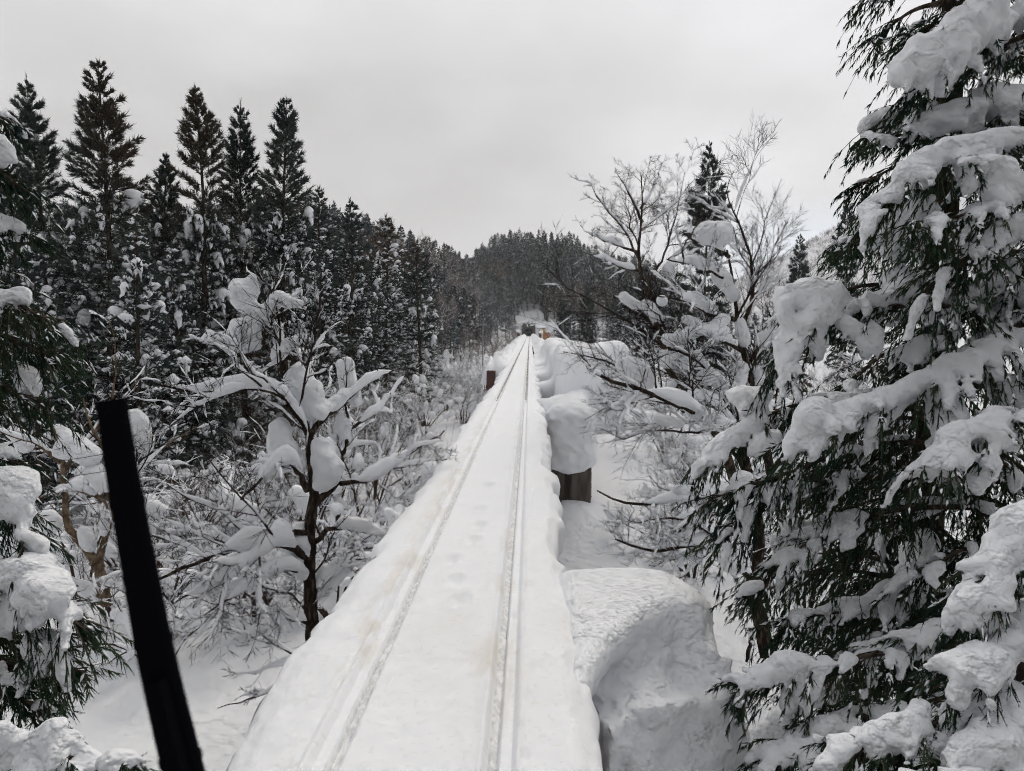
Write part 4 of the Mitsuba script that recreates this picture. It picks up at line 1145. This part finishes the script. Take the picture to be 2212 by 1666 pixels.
# ------------------------------------------------------------------ bare trees
def sub_branches(r, Pn, R, per, lf, spread, up, M=6, t0=.22, droop=0.0, minr=.0022, tmax=1.0):
    """Side branches for the parents Pn (N, m, 3) with radii R (N, m)."""
    N, m = R.shape
    Ln = np.linalg.norm(np.diff(Pn, axis=1), axis=2).sum(1)
    cnt = np.maximum(1, np.round(per * np.clip(Ln / np.median(Ln), .5, 2.2) * r.uniform(.6, 1.4, N))).astype(int)
    k = np.repeat(np.arange(N), cnt)
    t = t0 + (tmax - t0) * r.rand(len(k))
    w = np.maximum(0, 1 - np.abs(t[:, None] * (m - 1) - np.arange(m)))
    at = (Pn[k] * w[..., None]).sum(1); rad = (R[k] * w).sum(1)
    tan = norm((norm(np.gradient(Pn, axis=1))[k] * w[..., None]).sum(1))
    q = r.normal(size=(len(k), 3)); q = norm(q - (q * tan).sum(1, keepdims=True) * tan)
    d = norm(tan * r.uniform(.55, 1.0, len(k))[:, None] + q * (spread * r.uniform(.6, 1.3, len(k)))[:, None] + ZUP * up)
    L = Ln[k] * lf * r.uniform(.45, 1.25, len(k)) * (1.15 - .6 * t)
    s = np.linspace(0, 1, M)[None, :, None]
    wob = np.cumsum(r.normal(size=(len(k), M, 3)) * .055, axis=1); wob -= wob[:, :1]
    C = at[:, None] + L[:, None, None] * (s * d[:, None] + s ** 2 * ZUP * (.22 * up - droop) + wob * s)
    R2 = np.maximum(np.minimum(rad * .6, .012 * L + .002)[:, None] * np.linspace(1, .35, M)[None], minr)
    return C, R2


def snow_on(r, C, R, h, w, cover=.75, minlen=0.0, every=1):
    """Ridges of snow on the flatter runs of the branches C."""
    N, M = R.shape
    L = np.linalg.norm(C[:, -1] - C[:, 0], axis=1)
    slope = np.abs((C[:, -1] - C[:, 0])[:, 2]) / np.maximum(L, 1e-6)
    keep = (slope < .82) & (r.rand(N) < cover) & (L > minlen)
    C, R, slope = C[keep], R[keep], slope[keep]
    if not len(C): return None
    n = 18 if M > 8 else 9
    u = np.linspace(0, 1, n)
    Cn = np.stack([np.stack([np.interp(u, np.linspace(0, 1, M), C[i, :, k]) for k in range(3)], -1) for i in range(len(C))])
    Rn = np.stack([np.interp(u, np.linspace(0, 1, M), R[i]) for i in range(len(C))])
    a, b = r.uniform(0, .3, len(C)), r.uniform(.6, 1, len(C))
    env = np.sqrt(np.clip((u - a[:, None]) / .12, 0, 1) * np.clip((b[:, None] - u) / .16, 0, 1))
    bump = .55 + .9 * r.rand(len(C), n) ** 1.5
    bump = (bump + np.roll(bump, 1, 1) + np.roll(bump, -1, 1)) / 3
    H = env * bump * h * (1.05 - slope[:, None] * .8) * 4.6 * np.sqrt(Rn)
    W = env * (Rn * .95 + w * bump)
    return ridges(Cn, np.maximum(W, .40 * H), np.maximum(H, 1e-4), Rn * .45)


def dead_wood(seed, limbs, levels=3, per=(5, 5, 5), lf=(.55, .5, .5), spread=.8, up=.18, droop=0.0, h=.16, w=.03, cover=(.9, .4, .08), minr=.0025, M0=16, tmax=1.0, rough=.05, fine=.10):
    """limbs: [(points, r0, r1)] -> (limb tubes, twig tubes, ridge snow, limb arrays)."""
    r = np.random.RandomState(seed)
    Pn = np.array([resample(p, M0) for p, _, _ in limbs])
    Pn[:, 1:-1] += r.normal(size=(len(Pn), M0 - 2, 3)) * .012
    R = np.array([np.linspace(a, b, M0) for _, a, b in limbs])
    wood = [tubes(Pn, R * (1 + .06 * r.normal(size=R.shape)), 8, True)]
    sn = [snow_on(r, Pn, R, h * 1.25, w * 1.3, 1.0)]
    tw = []
    A, B = Pn, R
    for l in range(levels):
        if l == levels - 1:
            A, B = sub_branches(r, A, B, per[l] * 1.6, lf[l], spread, up, 3, .2, droop, minr)
            tw.append(spikes(A[:, 0], A[:, -1] - A[:, 0], np.linalg.norm(A[:, -1] - A[:, 0], axis=1), np.maximum(B[:, 0], minr) * 1.15, ZUP * .06 * np.linalg.norm(A[:, -1] - A[:, 0], axis=1)[:, None]))
            kf = np.where((r.rand(len(A)) < fine) & (np.abs((A[:, -1] - A[:, 0])[:, 2]) < .85 * np.linalg.norm(A[:, -1] - A[:, 0], axis=1)))[0]
            lf_ = np.linalg.norm(A[kf, -1] - A[kf, 0], axis=1)
            rf = np.maximum(B[kf, 0], minr)
            if len(kf): sn.append(spikes(A[kf, 0] + ZUP * rf[:, None] * 1.7, A[kf, -1] - A[kf, 0], lf_ * .85, rf * 2.0, ZUP * .06 * lf_[:, None]))
            continue
        A, B = sub_branches(r, A, B, per[l], lf[l], spread, up, (7, 5, 4)[l], .22 if l else .25, droop, minr, 1.0 if l else tmax)
        tw.append(tubes(A, B, 5 if l == 0 else 3))
        sn.append(snow_on(r, A, B, h * (.8, .5, .3)[l], w * (.9, .6, .4)[l], cover[l], .12))
    return cat(*wood), cat(*tw), crumple(cat(*[q for q in sn if q is not None]), rough, 7.0)


def strokes(lines, jit=.25, flat=.85, lobes=0, seed=0):
    """Soft balls along painted lines of (u, v, d, radius in view pixels)."""
    r = np.random.RandomState(seed)
    C, R = [], []
    for ln in lines:
        a = np.array([list(P(u, v, d)) + [q * d / 1579.6] for u, v, d, q in ln])
        for i in range(max(1, len(a) - 1)):
            p, q = a[i], a[min(i + 1, len(a) - 1)]
            n = max(1, int(np.linalg.norm(q[:3] - p[:3]) / (.55 * min(p[3], q[3]))))
            for k in range(n + (i == len(a) - 2)):
                m = p + (q - p) * k / max(n, 1)
                C.append(m[:3] + r.normal(size=3) * m[3] * jit * np.array([.6, 1, .5])); R.append(m[3] * r.uniform(.85, 1.15) * np.array([1, .95, flat]))
    return np.array(C), np.array(R)


def limb(pts, r0, r1):
    return (np.array([P(*p) for p in pts]), r0, r1)


# --- the bare tree left of the track, its forked dark trunk hung with snow
D0 = 12.6
t = thing('bare_tree', 'dark forked bare tree close to the left of the track, loaded with big snow lumps', 'tree')
main = [limb([(688, 1480, D0), (676, 1380, D0), (668, 1240, D0), (672, 1130, D0), (680, 1070, D0)], .135, .095),
        limb([(680, 1080, D0), (674, 1000, D0), (665, 940, D0), (640, 885, D0 - .1), (600, 850, D0 - .2), (540, 838, D0 - .3), (430, 845, D0 - .6), (330, 828, D0 - 1)], .088, .014),
        limb([(640, 890, D0), (650, 850, D0 + .1), (655, 815, D0 + .2), (640, 780, D0 + .3), (600, 770, D0 + .3), (570, 745, D0 + .2), (560, 690, D0 + .2), (538, 655, D0)], .05, .014),
        limb([(568, 745, D0), (576, 690, D0), (610, 655, D0 + .2), (657, 655, D0 + .3)], .035, .01),
        limb([(562, 770, D0), (520, 762, D0 - .2), (470, 740, D0 - .4), (420, 738, D0 - .5)], .035, .008),
        limb([(682, 1085, D0), (705, 1065, D0 + .2), (730, 1040, D0 + .3), (738, 990, D0 + .4), (752, 930, D0 + .5), (745, 870, D0 + .6)], .07, .02),
        limb([(668, 945, D0), (690, 910, D0 + .2), (730, 880, D0 + .4), (790, 830, D0 + .7), (850, 800, D0 + 1)], .06, .012),
        limb([(735, 1045, D0), (800, 1035, D0 + .4), (880, 985, D0 + .9), (960, 930, D0 + 1.5)], .045, .01),
        limb([(664, 1060, D0), (640, 1010, D0 - .3), (610, 1000, D0 - .5), (580, 1020, D0 - .7), (520, 1080, D0 - 1.1)], .06, .02),
        limb([(668, 1210, D0), (630, 1180, D0 - .4), (580, 1175, D0 - .8), (500, 1190, D0 - 1.3), (380, 1235, D0 - 2), (300, 1270, D0 - 2.4)], .075, .012),
        limb([(672, 1150, D0), (620, 1150, D0 - .4), (570, 1190, D0 - .9), (470, 1260, D0 - 1.6), (380, 1300, D0 - 2.2)], .055, .01),
        limb([(668, 1250, D0), (625, 1228, D0 - .5), (560, 1250, D0 - 1), (440, 1330, D0 - 1.8)], .045, .008),
        limb([(680, 1280, D0), (700, 1250, D0 + .2), (760, 1215, D0 + .5), (810, 1205, D0 + .8)], .05, .012),
        limb([(682, 1170, D0), (720, 1140, D0 + .3), (790, 1150, D0 + .7), (845, 1165, D0 + 1.1)], .05, .012),
        limb([(680, 1350, D0), (630, 1340, D0 - .6), (560, 1370, D0 - 1.2), (470, 1400, D0 - 1.9)], .04, .008),
        limb([(690, 1430, D0), (640, 1430, D0 - .8), (590, 1490, D0 - 1.5), (470, 1530, D0 - 2.4)], .035, .006),
        limb([(750, 930, D0 + .5), (800, 900, D0 + .7), (840, 860, D0 + 1), (880, 800, D0 + 1.4)], .03, .008)]
wood, tw, sn = dead_wood(3, main, 3, (6, 5, 4), (.5, .5, .55), .85, .10, .06, h=.29, w=.024, minr=.0048, cover=(.95, .5, .1), tmax=.80)
put(t + '__trunk', wood, 'trunk_bark', True)
labels[put(t + '__twig', tw, 'twig', False)] = {'kind': 'stuff'}
labels[put(t + '__branch_snow', sn, 'snow', True)] = {'kind': 'stuff'}
lumps = [
    [[(510, 620, D0, 22), (520, 650, D0, 24), (545, 672, D0, 16)], [(545, 605, D0, 16), (546, 635, D0, 17)], [(566, 690, D0, 20), (562, 668, D0, 20)], [(584, 660, D0, 16), (606, 636, D0, 14), (618, 652, D0, 14), (650, 655, D0, 8)]],
    [[(545, 700, D0, 24), (520, 720, D0, 30), (545, 735, D0, 28)], [(490, 730, D0, 16), (450, 734, D0, 9)]],
    [[(600, 760, D0, 20), (618, 745, D0, 16), (660, 725, D0, 8)], [(598, 700, D0 + .3, 12), (602, 735, D0 + .3, 14)]],
    [[(640, 815, D0 + .2, 30), (630, 845, D0 + .2, 36), (668, 850, D0 + .2, 32), (675, 890, D0 + .2, 26)], [(690, 895, D0, 16), (720, 870, D0 + .3, 12), (745, 850, D0 + .5, 14)]],
    [[(745, 790, D0 + .8, 20), (752, 830, D0 + .8, 22), (770, 870, D0 + .8, 16)], [(745, 920, D0 + .6, 24), (750, 960, D0 + .6, 20)]],
    [[(605, 930, D0, 28), (610, 970, D0, 30), (640, 995, D0, 28), (590, 1000, D0 - .3, 22)], [(575, 1015, D0 - .5, 16), (560, 1050, D0 - .7, 9)]],
    [[(700, 985, D0, 34), (715, 1020, D0, 28), (695, 1040, D0, 24)], [(690, 960, D0, 18)]],
    [[(640, 1150, D0, 26), (650, 1195, D0, 26), (615, 1165, D0 - .3, 16)], [(570, 1160, D0 - .8, 12), (520, 1175, D0 - 1, 12)]],
    [[(630, 1215, D0 - .3, 20), (650, 1240, D0 - .2, 18)]],
    [[(690, 1290, D0, 12), (720, 1255, D0 + .3, 13), (760, 1225, D0 + .5, 10)]],
    [[(700, 1390, D0, 16), (710, 1350, D0, 14)]],
]
for i, g in enumerate(lumps):
    C, R = strokes(g, .16, 1.0, 0, i)
    put(t + '__snow_lump', blob_snow(C, R * .86, .042, .8, 5, i, 2, .045), 'grain_snow', True)

# --- the pale forked tree behind the wiper on the far left
D1 = 18.0
t = thing('bare_tree', 'pale-barked bare tree with a low fork at far left beyond the wiper', 'tree')
main = [limb([(225, 1310, D1), (222, 1270, D1), (210, 1215, D1)], .17, .14),
        limb([(211, 1220, D1), (190, 1190, D1), (155, 1150, D1), (142, 1110, D1), (135, 1020, D1), (125, 960, D1 - .2), (100, 880, D1 - .4)], .11, .02),
        limb([(211, 1220, D1), (222, 1180, D1 + .2), (240, 1120, D1 + .3)], .10, .06),
        limb([(240, 1125, D1), (235, 1080, D1 + .2), (250, 1040, D1 + .3), (230, 980, D1 + .5), (200, 930, D1 + .6), (180, 860, D1 + .8)], .09, .015),
        limb([(238, 1090, D1 + .2), (200, 1070, D1), (150, 1060, D1 - .5), (60, 1080, D1 - 1)], .05, .01),
        limb([(135, 1020, D1), (180, 960, D1 + .5), (230, 900, D1 + 1), (300, 820, D1 + 1.6)], .06, .012),
        limb([(130, 1000, D1), (80, 960, D1 - .5), (20, 940, D1 - 1), (-60, 900, D1 - 1.5)], .05, .012),
        limb([(240, 1080, D1), (300, 1020, D1 + .8), (360, 960, D1 + 1.4), (430, 920, D1 + 2)], .05, .01),
        limb([(205, 935, D1 + .6), (240, 870, D1 + 1), (250, 760, D1 + 1.4), (235, 690, D1 + 1.6)], .04, .008)]
wood, tw, sn = dead_wood(4, main, 3, (6, 5, 5), (.5, .5, .5), .8, .16, 0, h=.22, w=.026, minr=.0045)
put(t + '__trunk', wood, 'pale_bark', True)
labels[put(t + '__twig', tw, 'twig', False)] = {'kind': 'stuff'}
labels[put(t + '__branch_snow', sn, 'snow', True)] = {'kind': 'stuff'}
for i, g in enumerate([[[(180, 1150, D1, 16), (195, 1185, D1, 14)]], [[(230, 1110, D1, 12), (225, 1150, D1, 10)]], [[(200, 1020, D1, 22), (235, 1050, D1, 22)]], [[(150, 960, D1, 26), (200, 985, D1, 24), (120, 930, D1, 18)]],
                       [[(290, 900, D1 + 1, 26), (310, 960, D1 + 1, 22)]], [[(60, 960, D1, 20), (30, 930, D1, 18)]], [[(225, 1270, D1, 12), (236, 1250, D1, 12)]]]):
    C, R = strokes(g, .2, 1.0, 0, 30 + i)
    put(t + '__snow_lump', blob_snow(C, R * .88, .06, .8, 4, i, 2, .045), 'grain_snow', True)

# --- the bare trees on the right, leaning over from the bank
D2 = 19.0
t = thing('bare_tree', 'slender bare tree with a fine fan of twigs against the sky right of the track', 'tree')
main = [limb([(1600, 1090, 20), (1560, 960, 19.6), (1500, 880, 19), (1445, 800, 19), (1428, 740, 19), (1400, 640, 19), (1378, 560, 19), (1388, 470, 19), (1385, 380, 19)], .15, .012),
        limb([(1380, 560, 19), (1350, 500, 18.8), (1300, 440, 18.5), (1270, 390, 18.2)], .035, .006),
        limb([(1388, 480, 19), (1360, 420, 18.6), (1330, 370, 18.4)], .04, .008),
        limb([(1385, 450, 19), (1415, 400, 19.4), (1430, 350, 19.6)], .035, .007),
        limb([(1378, 545, 19), (1320, 525, 18.4), (1262, 500, 18)], .04, .007),
        limb([(1395, 620, 19), (1430, 560, 19.6), (1450, 500, 20), (1470, 420, 20.4), (1480, 370, 20.6)], .04, .006),
        limb([(1425, 740, 19), (1400, 690, 18.5), (1360, 655, 18), (1325, 640, 17.6)], .06, .02),
        limb([(1385, 585, 19), (1350, 580, 18.4), (1300, 560, 18), (1250, 545, 17.6)], .035, .006),
        limb([(1445, 560, 20), (1500, 520, 20.4), (1530, 480, 21), (1575, 420, 21.4)], .04, .008)]
wood, tw, sn = dead_wood(6, main, 3, (9, 6, 5), (.34, .5, .5), 1.0, .10, 0, h=.20, w=.02, cover=(.55, .10, .02), minr=.0040, fine=.04)
put(t + '__trunk', wood, 'bark', True)
labels[put(t + '__twig', tw, 'twig', False)] = {'kind': 'stuff'}
labels[put(t + '__branch_snow', sn, 'snow', True)] = {'kind': 'stuff'}
for i, g in enumerate([[[(1395, 655, 19, 14), (1420, 690, 19, 16)]], [[(1345, 640, 17.6, 12), (1375, 660, 17.8, 14)]], [[(1440, 590, 19.5, 14), (1455, 560, 19.8, 10)]], [[(1480, 870, 19, 22), (1510, 850, 19, 18)]]]):
    C, R = strokes(g, .2, 1.0, 0, 40 + i)
    put(t + '__snow_lump', blob_snow(C, R * .88, .055, .8, 4, i, 2, .045), 'grain_snow', True)

t = thing('bare_tree', 'thick-limbed bare tree with arching snow-piled boughs and a round snow cap right of centre', 'tree')
main = [limb([(1690, 1120, 19), (1660, 1000, 18.4), (1635, 880, 18), (1612, 780, 18), (1592, 690, 18), (1585, 610, 18), (1570, 540, 18)], .15, .025),
        limb([(1588, 640, 18), (1560, 600, 17.8), (1510, 575, 17.5), (1470, 568, 17.2), (1440, 560, 17)], .055, .015),
        limb([(1575, 555, 18), (1545, 535, 17.8), (1500, 520, 17.6), (1470, 500, 17.4)], .05, .012),
        limb([(1475, 572, 17.2), (1478, 530, 17.2), (1495, 505, 17.2), (1515, 470, 17.2)], .03, .008),
        limb([(1590, 690, 18), (1540, 680, 17.6), (1480, 650, 17), (1420, 640, 16.6)], .06, .012),
        limb([(1605, 760, 18), (1560, 735, 17.6), (1500, 725, 17.2), (1440, 740, 17)], .06, .012),
        limb([(1640, 900, 18), (1600, 860, 17.6), (1550, 830, 17.4), (1500, 820, 17)], .075, .015),
        limb([(1600, 720, 18), (1625, 640, 18.4), (1622, 560, 18.8), (1600, 490, 19), (1570, 420, 19.4), (1585, 370, 19.6)], .06, .007),
        limb([(1580, 900, 17.8), (1530, 800, 17.5), (1470, 760, 17.2), (1400, 740, 17)], .07, .01),
        limb([(1650, 960, 18.2), (1590, 930, 17.6), (1540, 870, 17), (1440, 850, 16.4)], .06, .01),
        limb([(1625, 640, 18.4), (1660, 610, 18.6), (1690, 560, 19)], .03, .007),
        limb([(1622, 780, 18), (1650, 720, 18.4), (1680, 690, 18.8), (1730, 640, 19.2)], .05, .01)]
wood, tw, sn = dead_wood(7, main, 3, (6, 5, 4), (.5, .52, .5), .8, .2, 0, h=.34, w=.034, minr=.0042, cover=(1, .75, .12), tmax=.78)
put(t + '__trunk', wood, 'trunk_bark', True)
labels[put(t + '__twig', tw, 'twig', False)] = {'kind': 'stuff'}
labels[put(t + '__branch_snow', sn, 'snow', True)] = {'kind': 'stuff'}
for i, g in enumerate([[[(1528, 500, 17.6, 22), (1555, 497, 17.6, 26), (1566, 515, 17.6, 18)], [(1520, 520, 17.6, 12)]], [[(1565, 605, 18, 20), (1545, 590, 18, 16), (1585, 640, 18, 16)]], [[(1500, 560, 17.3, 12), (1530, 575, 17.5, 13)]],
                       [[(1600, 690, 18, 12), (1606, 740, 18, 13)]], [[(1640, 850, 18, 16), (1650, 900, 18, 18), (1640, 800, 18, 14)]], [[(1470, 740, 17.2, 16), (1440, 730, 17, 14)]], [[(1560, 830, 17.5, 18), (1520, 812, 17.3, 20)]],
                       [[(1590, 870, 17.8, 20), (1620, 920, 17.9, 22)]], [[(1380, 800, 17.5, 30), (1345, 790, 17.5, 20), (1405, 830, 17.5, 18)]], [[(1450, 830, 17, 16)], [(1480, 690, 17.2, 14), (1510, 700, 17.2, 12)]], [[(1500, 640, 17.2, 16), (1530, 660, 17.4, 14)]], [[(1430, 650, 16.8, 13)], [(1560, 690, 17.6, 16), (1540, 720, 17.5, 18)]], [[(1470, 790, 17.3, 20), (1440, 780, 17.2, 16)]], [[(1600, 800, 17.8, 20), (1590, 840, 17.8, 16)]], [[(1670, 700, 18.5, 16), (1650, 740, 18.3, 18), (1690, 660, 18.8, 12)]]]):
    C, R = strokes(g, .2, .95, 0, 60 + i)
    put(t + '__snow_lump', blob_snow(C, R * .88, .055, .8, 4, i, 2, .045), 'grain_snow', True)

t = thing('bare_tree', 'leaning bare tree whose broken bough points left over the right snow bank', 'tree')
main = [limb([(1660, 1420, 15), (1640, 1330, 15.2), (1625, 1250, 15.4), (1640, 1160, 15.4), (1620, 1040, 15.4), (1600, 960, 15.2)], .17, .09),
        limb([(1610, 970, 15.2), (1560, 920, 14.6), (1500, 890, 14), (1430, 860, 13.2), (1370, 838, 12.8), (1310, 822, 12.5), (1275, 800, 12.4), (1258, 776, 12.3)], .085, .022),
        limb([(1625, 1050, 15.4), (1560, 940, 14.8), (1490, 935, 14), (1420, 930, 13.4)], .05, .012),
        limb([(1640, 1150, 15.4), (1580, 1080, 14.8), (1500, 1075, 14), (1400, 1090, 13.2), (1330, 1080, 12.8), (1290, 1060, 12.6)], .07, .012),
        limb([(1632, 1260, 15.4), (1590, 1220, 14.6), (1520, 1180, 13.8), (1430, 1190, 13), (1380, 1185, 12.6), (1330, 1165, 12.4)], .08, .014),
        limb([(1430, 862, 13.2), (1425, 800, 13.4), (1410, 740, 13.6)], .02, .006),
        limb([(1470, 880, 13.6), (1490, 820, 13.8), (1500, 750, 14)], .025, .006),
        limb([(1380, 842, 12.8), (1395, 800, 13), (1390, 760, 13)], .015, .004),
        limb([(1560, 1180, 14.2), (1500, 1130, 13.4), (1440, 1120, 13), (1370, 1130, 12.6)], .04, .008),
        limb([(1640, 1340, 15.2), (1620, 1390, 15), (1612, 1430, 14.8)], .07, .03),
        limb([(1600, 1000, 15.2), (1590, 880, 15.4), (1570, 800, 15.6)], .04, .008)]
wood, tw, sn = dead_wood(18, main, 3, (7, 6, 5), (.34, .5, .55), .85, .10, .03, h=.27, w=.028, minr=.0034, cover=(.95, .65, .12), tmax=.97)
put(t + '__trunk', wood, 'trunk_bark', True)
labels[put(t + '__twig', tw, 'twig', False)] = {'kind': 'stuff'}
labels[put(t + '__branch_snow', sn, 'snow', True)] = {'kind': 'stuff'}
for i, g in enumerate([[[(1580, 930, 15, 22), (1540, 905, 14.5, 20), (1490, 885, 14, 14)]], [[(1570, 1190, 14.4, 24), (1600, 1215, 14.8, 26), (1530, 1170, 13.8, 16)]], [[(1460, 1060, 13.6, 14), (1500, 1060, 14, 14)]], [[(1600, 1040, 15, 26), (1620, 1090, 15, 20)]],
                       [[(1420, 905, 13.4, 12), (1470, 915, 13.8, 13)]]]):
    C, R = strokes(g, .2, .95, 0, 80 + i)
    put(t + '__snow_lump', blob_snow(C, R * .88, .05, .8, 4, i, 2, .045), 'grain_snow', True)

# --- kinds of snowy shrub and young bare tree, planted as copies on both banks
def shrub(seed, n, H, spread_, r0, **kw):
    r = np.random.RandomState(seed)
    limbs = []
    for k in range(n):
        a = r.rand() * 6.28; l = H * r.uniform(.6, 1.1); o = spread_ * r.uniform(.4, 1.1)
        b = np.array([math.cos(a) * .15, math.sin(a) * .15, 0])
        limbs.append((np.array([b, b + [math.cos(a) * o * .2, math.sin(a) * o * .2, l * .4], b + [math.cos(a) * o * .55, math.sin(a) * o * .55, l * .75], b + [math.cos(a) * o, math.sin(a) * o, l]]), r0 * r.uniform(.6, 1), r0 * .18))
    return dead_wood(seed, limbs, M0=9, **kw), limbs


for i in range(5):
    (wood, tw, sn), limbs = shrub(200 + i, 5 + i % 3, (3.0, 3.6, 2.6, 3.3, 4.4)[i], (2.2, 2.6, 2.2, 3.0, 2.6)[i], .06, levels=3, per=(5, 5, 2), lf=(.6, .6, .55), spread=.85, up=.15, h=.24, w=.026, minr=.0050, cover=(1, .85, .22))
    r = np.random.RandomState(300 + i)
    C, R = [], []
    for p, _, _ in limbs:
        q = resample(p, 12)
        for k in r.choice(np.arange(4, 12), 4, replace=False):
            n = r.randint(1, 4)
            for m in range(n):
                C.append(q[k] + r.normal(size=3) * .12 + ZUP * .12); R.append(np.array([1, 1, r.uniform(.8, 1.3)]) * r.uniform(.09, .25))
    lump = blob_snow(np.array(C), np.array(R), .13, .25, 3, i, 1)
    group_of(f'shrub_{i}', [('stem', wood, 'brush', True), ('twig', tw, 'brush', False), ('snow', cat(sn, lump), 'snow', True)])
for i in range(3):
    (wood, tw, sn), limbs = shrub(240 + i, 6, 9.0, 3.4, .10, levels=3, per=(5, 4, 4), lf=(.5, .5, .5), spread=.7, up=.3, h=.2, w=.03, minr=.016, cover=(.5, .35, .15))
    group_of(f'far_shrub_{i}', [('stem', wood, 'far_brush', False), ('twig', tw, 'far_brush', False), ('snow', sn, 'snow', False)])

rng = np.random.RandomState(77)
spots = []


def shrubs(n, xr, yr, kinds, sc, name, lab, catg, group, gap, ok=lambda x, y: True):
    m, tries = 0, 0
    while m < n and tries < n * 40:
        tries += 1
        y = yr[0] + (yr[1] - yr[0]) * rng.rand() ** 1.2
        a, b = xr(y)
        x = rng.uniform(a, b)
        if not ok(x, y) or any(math.hypot(x - p, y - q) < gap for p, q in spots): continue
        spots.append((x, y)); m += 1
        key = free(name)
        s = rng.uniform(*sc)
        inst(key, kinds[rng.randint(len(kinds))], (x, y, gz(x, y) - .2), rng.uniform(0, 360), s, s * rng.uniform(.85, 1.1))
        tag(key, lab, catg, group)


near_k = [f'shrub_{i}' for i in range(5)]
far_k = [f'far_shrub_{i}' for i in range(3)]
shrubs(30, lambda y: (-5 - .36 * y, -3.2 - .04 * y), (15, 42), near_k, (.7, 1.15), 'bare_shrub', 'snow-thick bare shrub left of the near bridge', 'shrub', 'shrubs in the thicket left of the near bridge', 1.7, lambda x, y: not (x > -7.5 and y < 17))
shrubs(56, lambda y: (-4 - .22 * y, -3.8 - .01 * y), (42, 150), near_k, (.8, 1.25), 'bare_shrub', 'snowy bare shrub left of the far bridge', 'shrub', 'shrubs in the thicket left of the far bridge', 2.4)
shrubs(15, lambda y: (5.2, 6 + .30 * y), (19, 42), near_k, (.65, 1.05), 'bare_shrub', 'snow-thick bare shrub among the bare trees on the right', 'shrub', 'shrubs right of the near bridge', 2.0)
shrubs(44, lambda y: (5.5, 8 + .36 * y), (42, 150), near_k, (.8, 1.3), 'bare_shrub', 'snowy bare shrub on the right bank beyond the pier', 'shrub', 'shrubs on the right bank beyond the pier', 2.6)
shrubs(26, lambda y: (-14 - .02 * y, -4.5), (150, 398), far_k, (.5, .9), 'bare_tree', 'pale frosted bare tree left of the far track', 'tree', 'frosted bare trees left of the far track', 3.2)
shrubs(26, lambda y: (5, 20 + .06 * y), (150, 395), far_k, (.5, .95), 'bare_tree', 'brown bare tree dusted with snow right of the far track', 'tree', 'dusted bare trees right of the far track', 3.4)
shrubs(34, lambda y: (-8 - .22 * y, -8 - .05 * y), (150, 390), far_k, (.9, 1.5), 'bare_tree', 'greyish bare tree high on the left hillside', 'tree', 'bare trees on the left hillside', 5)
# brown bare trees whose crowns top the ridge
for (u_, v_, d_) in ((778, 462, 190), (800, 458, 196), (822, 458, 200), (845, 466, 205), (868, 478, 212), (890, 492, 216), (930, 500, 225), (968, 512, 240), (990, 528, 250), (1012, 538, 262), (1030, 546, 275)):
    tip = P(u_, v_ + 22, d_); zg = gz(tip[0], tip[1]) - .4
    s_ = (tip[2] - zg) / 12.0
    if s_ < .35: continue
    key = free('bare_tree')
    inst(key, far_k[rng.randint(3)], (tip[0], tip[1], zg), rng.uniform(0, 360), s_ * .8, s_)
    tag(key, 'brownish bare tree on the left ridge skyline', 'tree', 'bare trees on the ridge skyline')
# the far mountain's leafless wood: thousands of trees nobody could count
Xf, Yf = [], []
r = np.random.RandomState(3)
xs, ys = r.uniform(60, 720, 9000), r.uniform(380, 1330, 9000)
u, v, d = uv_of(np.stack([xs, ys, ground(xs, ys)], -1))
k = (u > 1330) & (u < 2000) & (v < 716)
xs, ys = xs[k][:3600], ys[k][:3600]
zs = ground(xs, ys)
n = len(xs)
kk = np.repeat(np.arange(n), 9)
B = np.stack([xs, ys, zs + .5], -1)[kk] + r.normal(size=(len(kk), 3)) * [1.2, 1.2, 1.5] + ZUP * 3
Dd = norm(r.normal(size=(len(kk), 3)) * .35 + ZUP)
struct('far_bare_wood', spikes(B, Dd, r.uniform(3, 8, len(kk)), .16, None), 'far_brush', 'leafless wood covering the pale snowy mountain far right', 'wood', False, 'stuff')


# ------------------------------------------------------------------ tell the copies of a small group apart by their order in the view
ONES = 'first second third fourth fifth sixth seventh eighth ninth tenth eleventh twelfth thirteenth fourteenth fifteenth sixteenth seventeenth eighteenth nineteenth'.split()
TENS = {2: 'twent', 3: 'thirt', 4: 'fort', 5: 'fift'}


def ordinal(n):
    if n < 20: return ONES[n - 1]
    return TENS[n // 10] + ('ieth' if n % 10 == 0 else 'y-' + ONES[n % 10 - 1])


members = {}
for k, d in labels.items():
    if d.get('group') and scene.get(k, {}).get('type') == 'instance': members.setdefault(d['group'], []).append(k)
for g, ks in members.items():
    if len(ks) > 59: continue
    ks.sort(key=lambda k: uv_of(np.array(scene[k]['to_world'].matrix, float)[:3, 3])[0])
    for i, k in enumerate(ks): labels[k]['label'] += f', {ordinal(i + 1)} from the left'
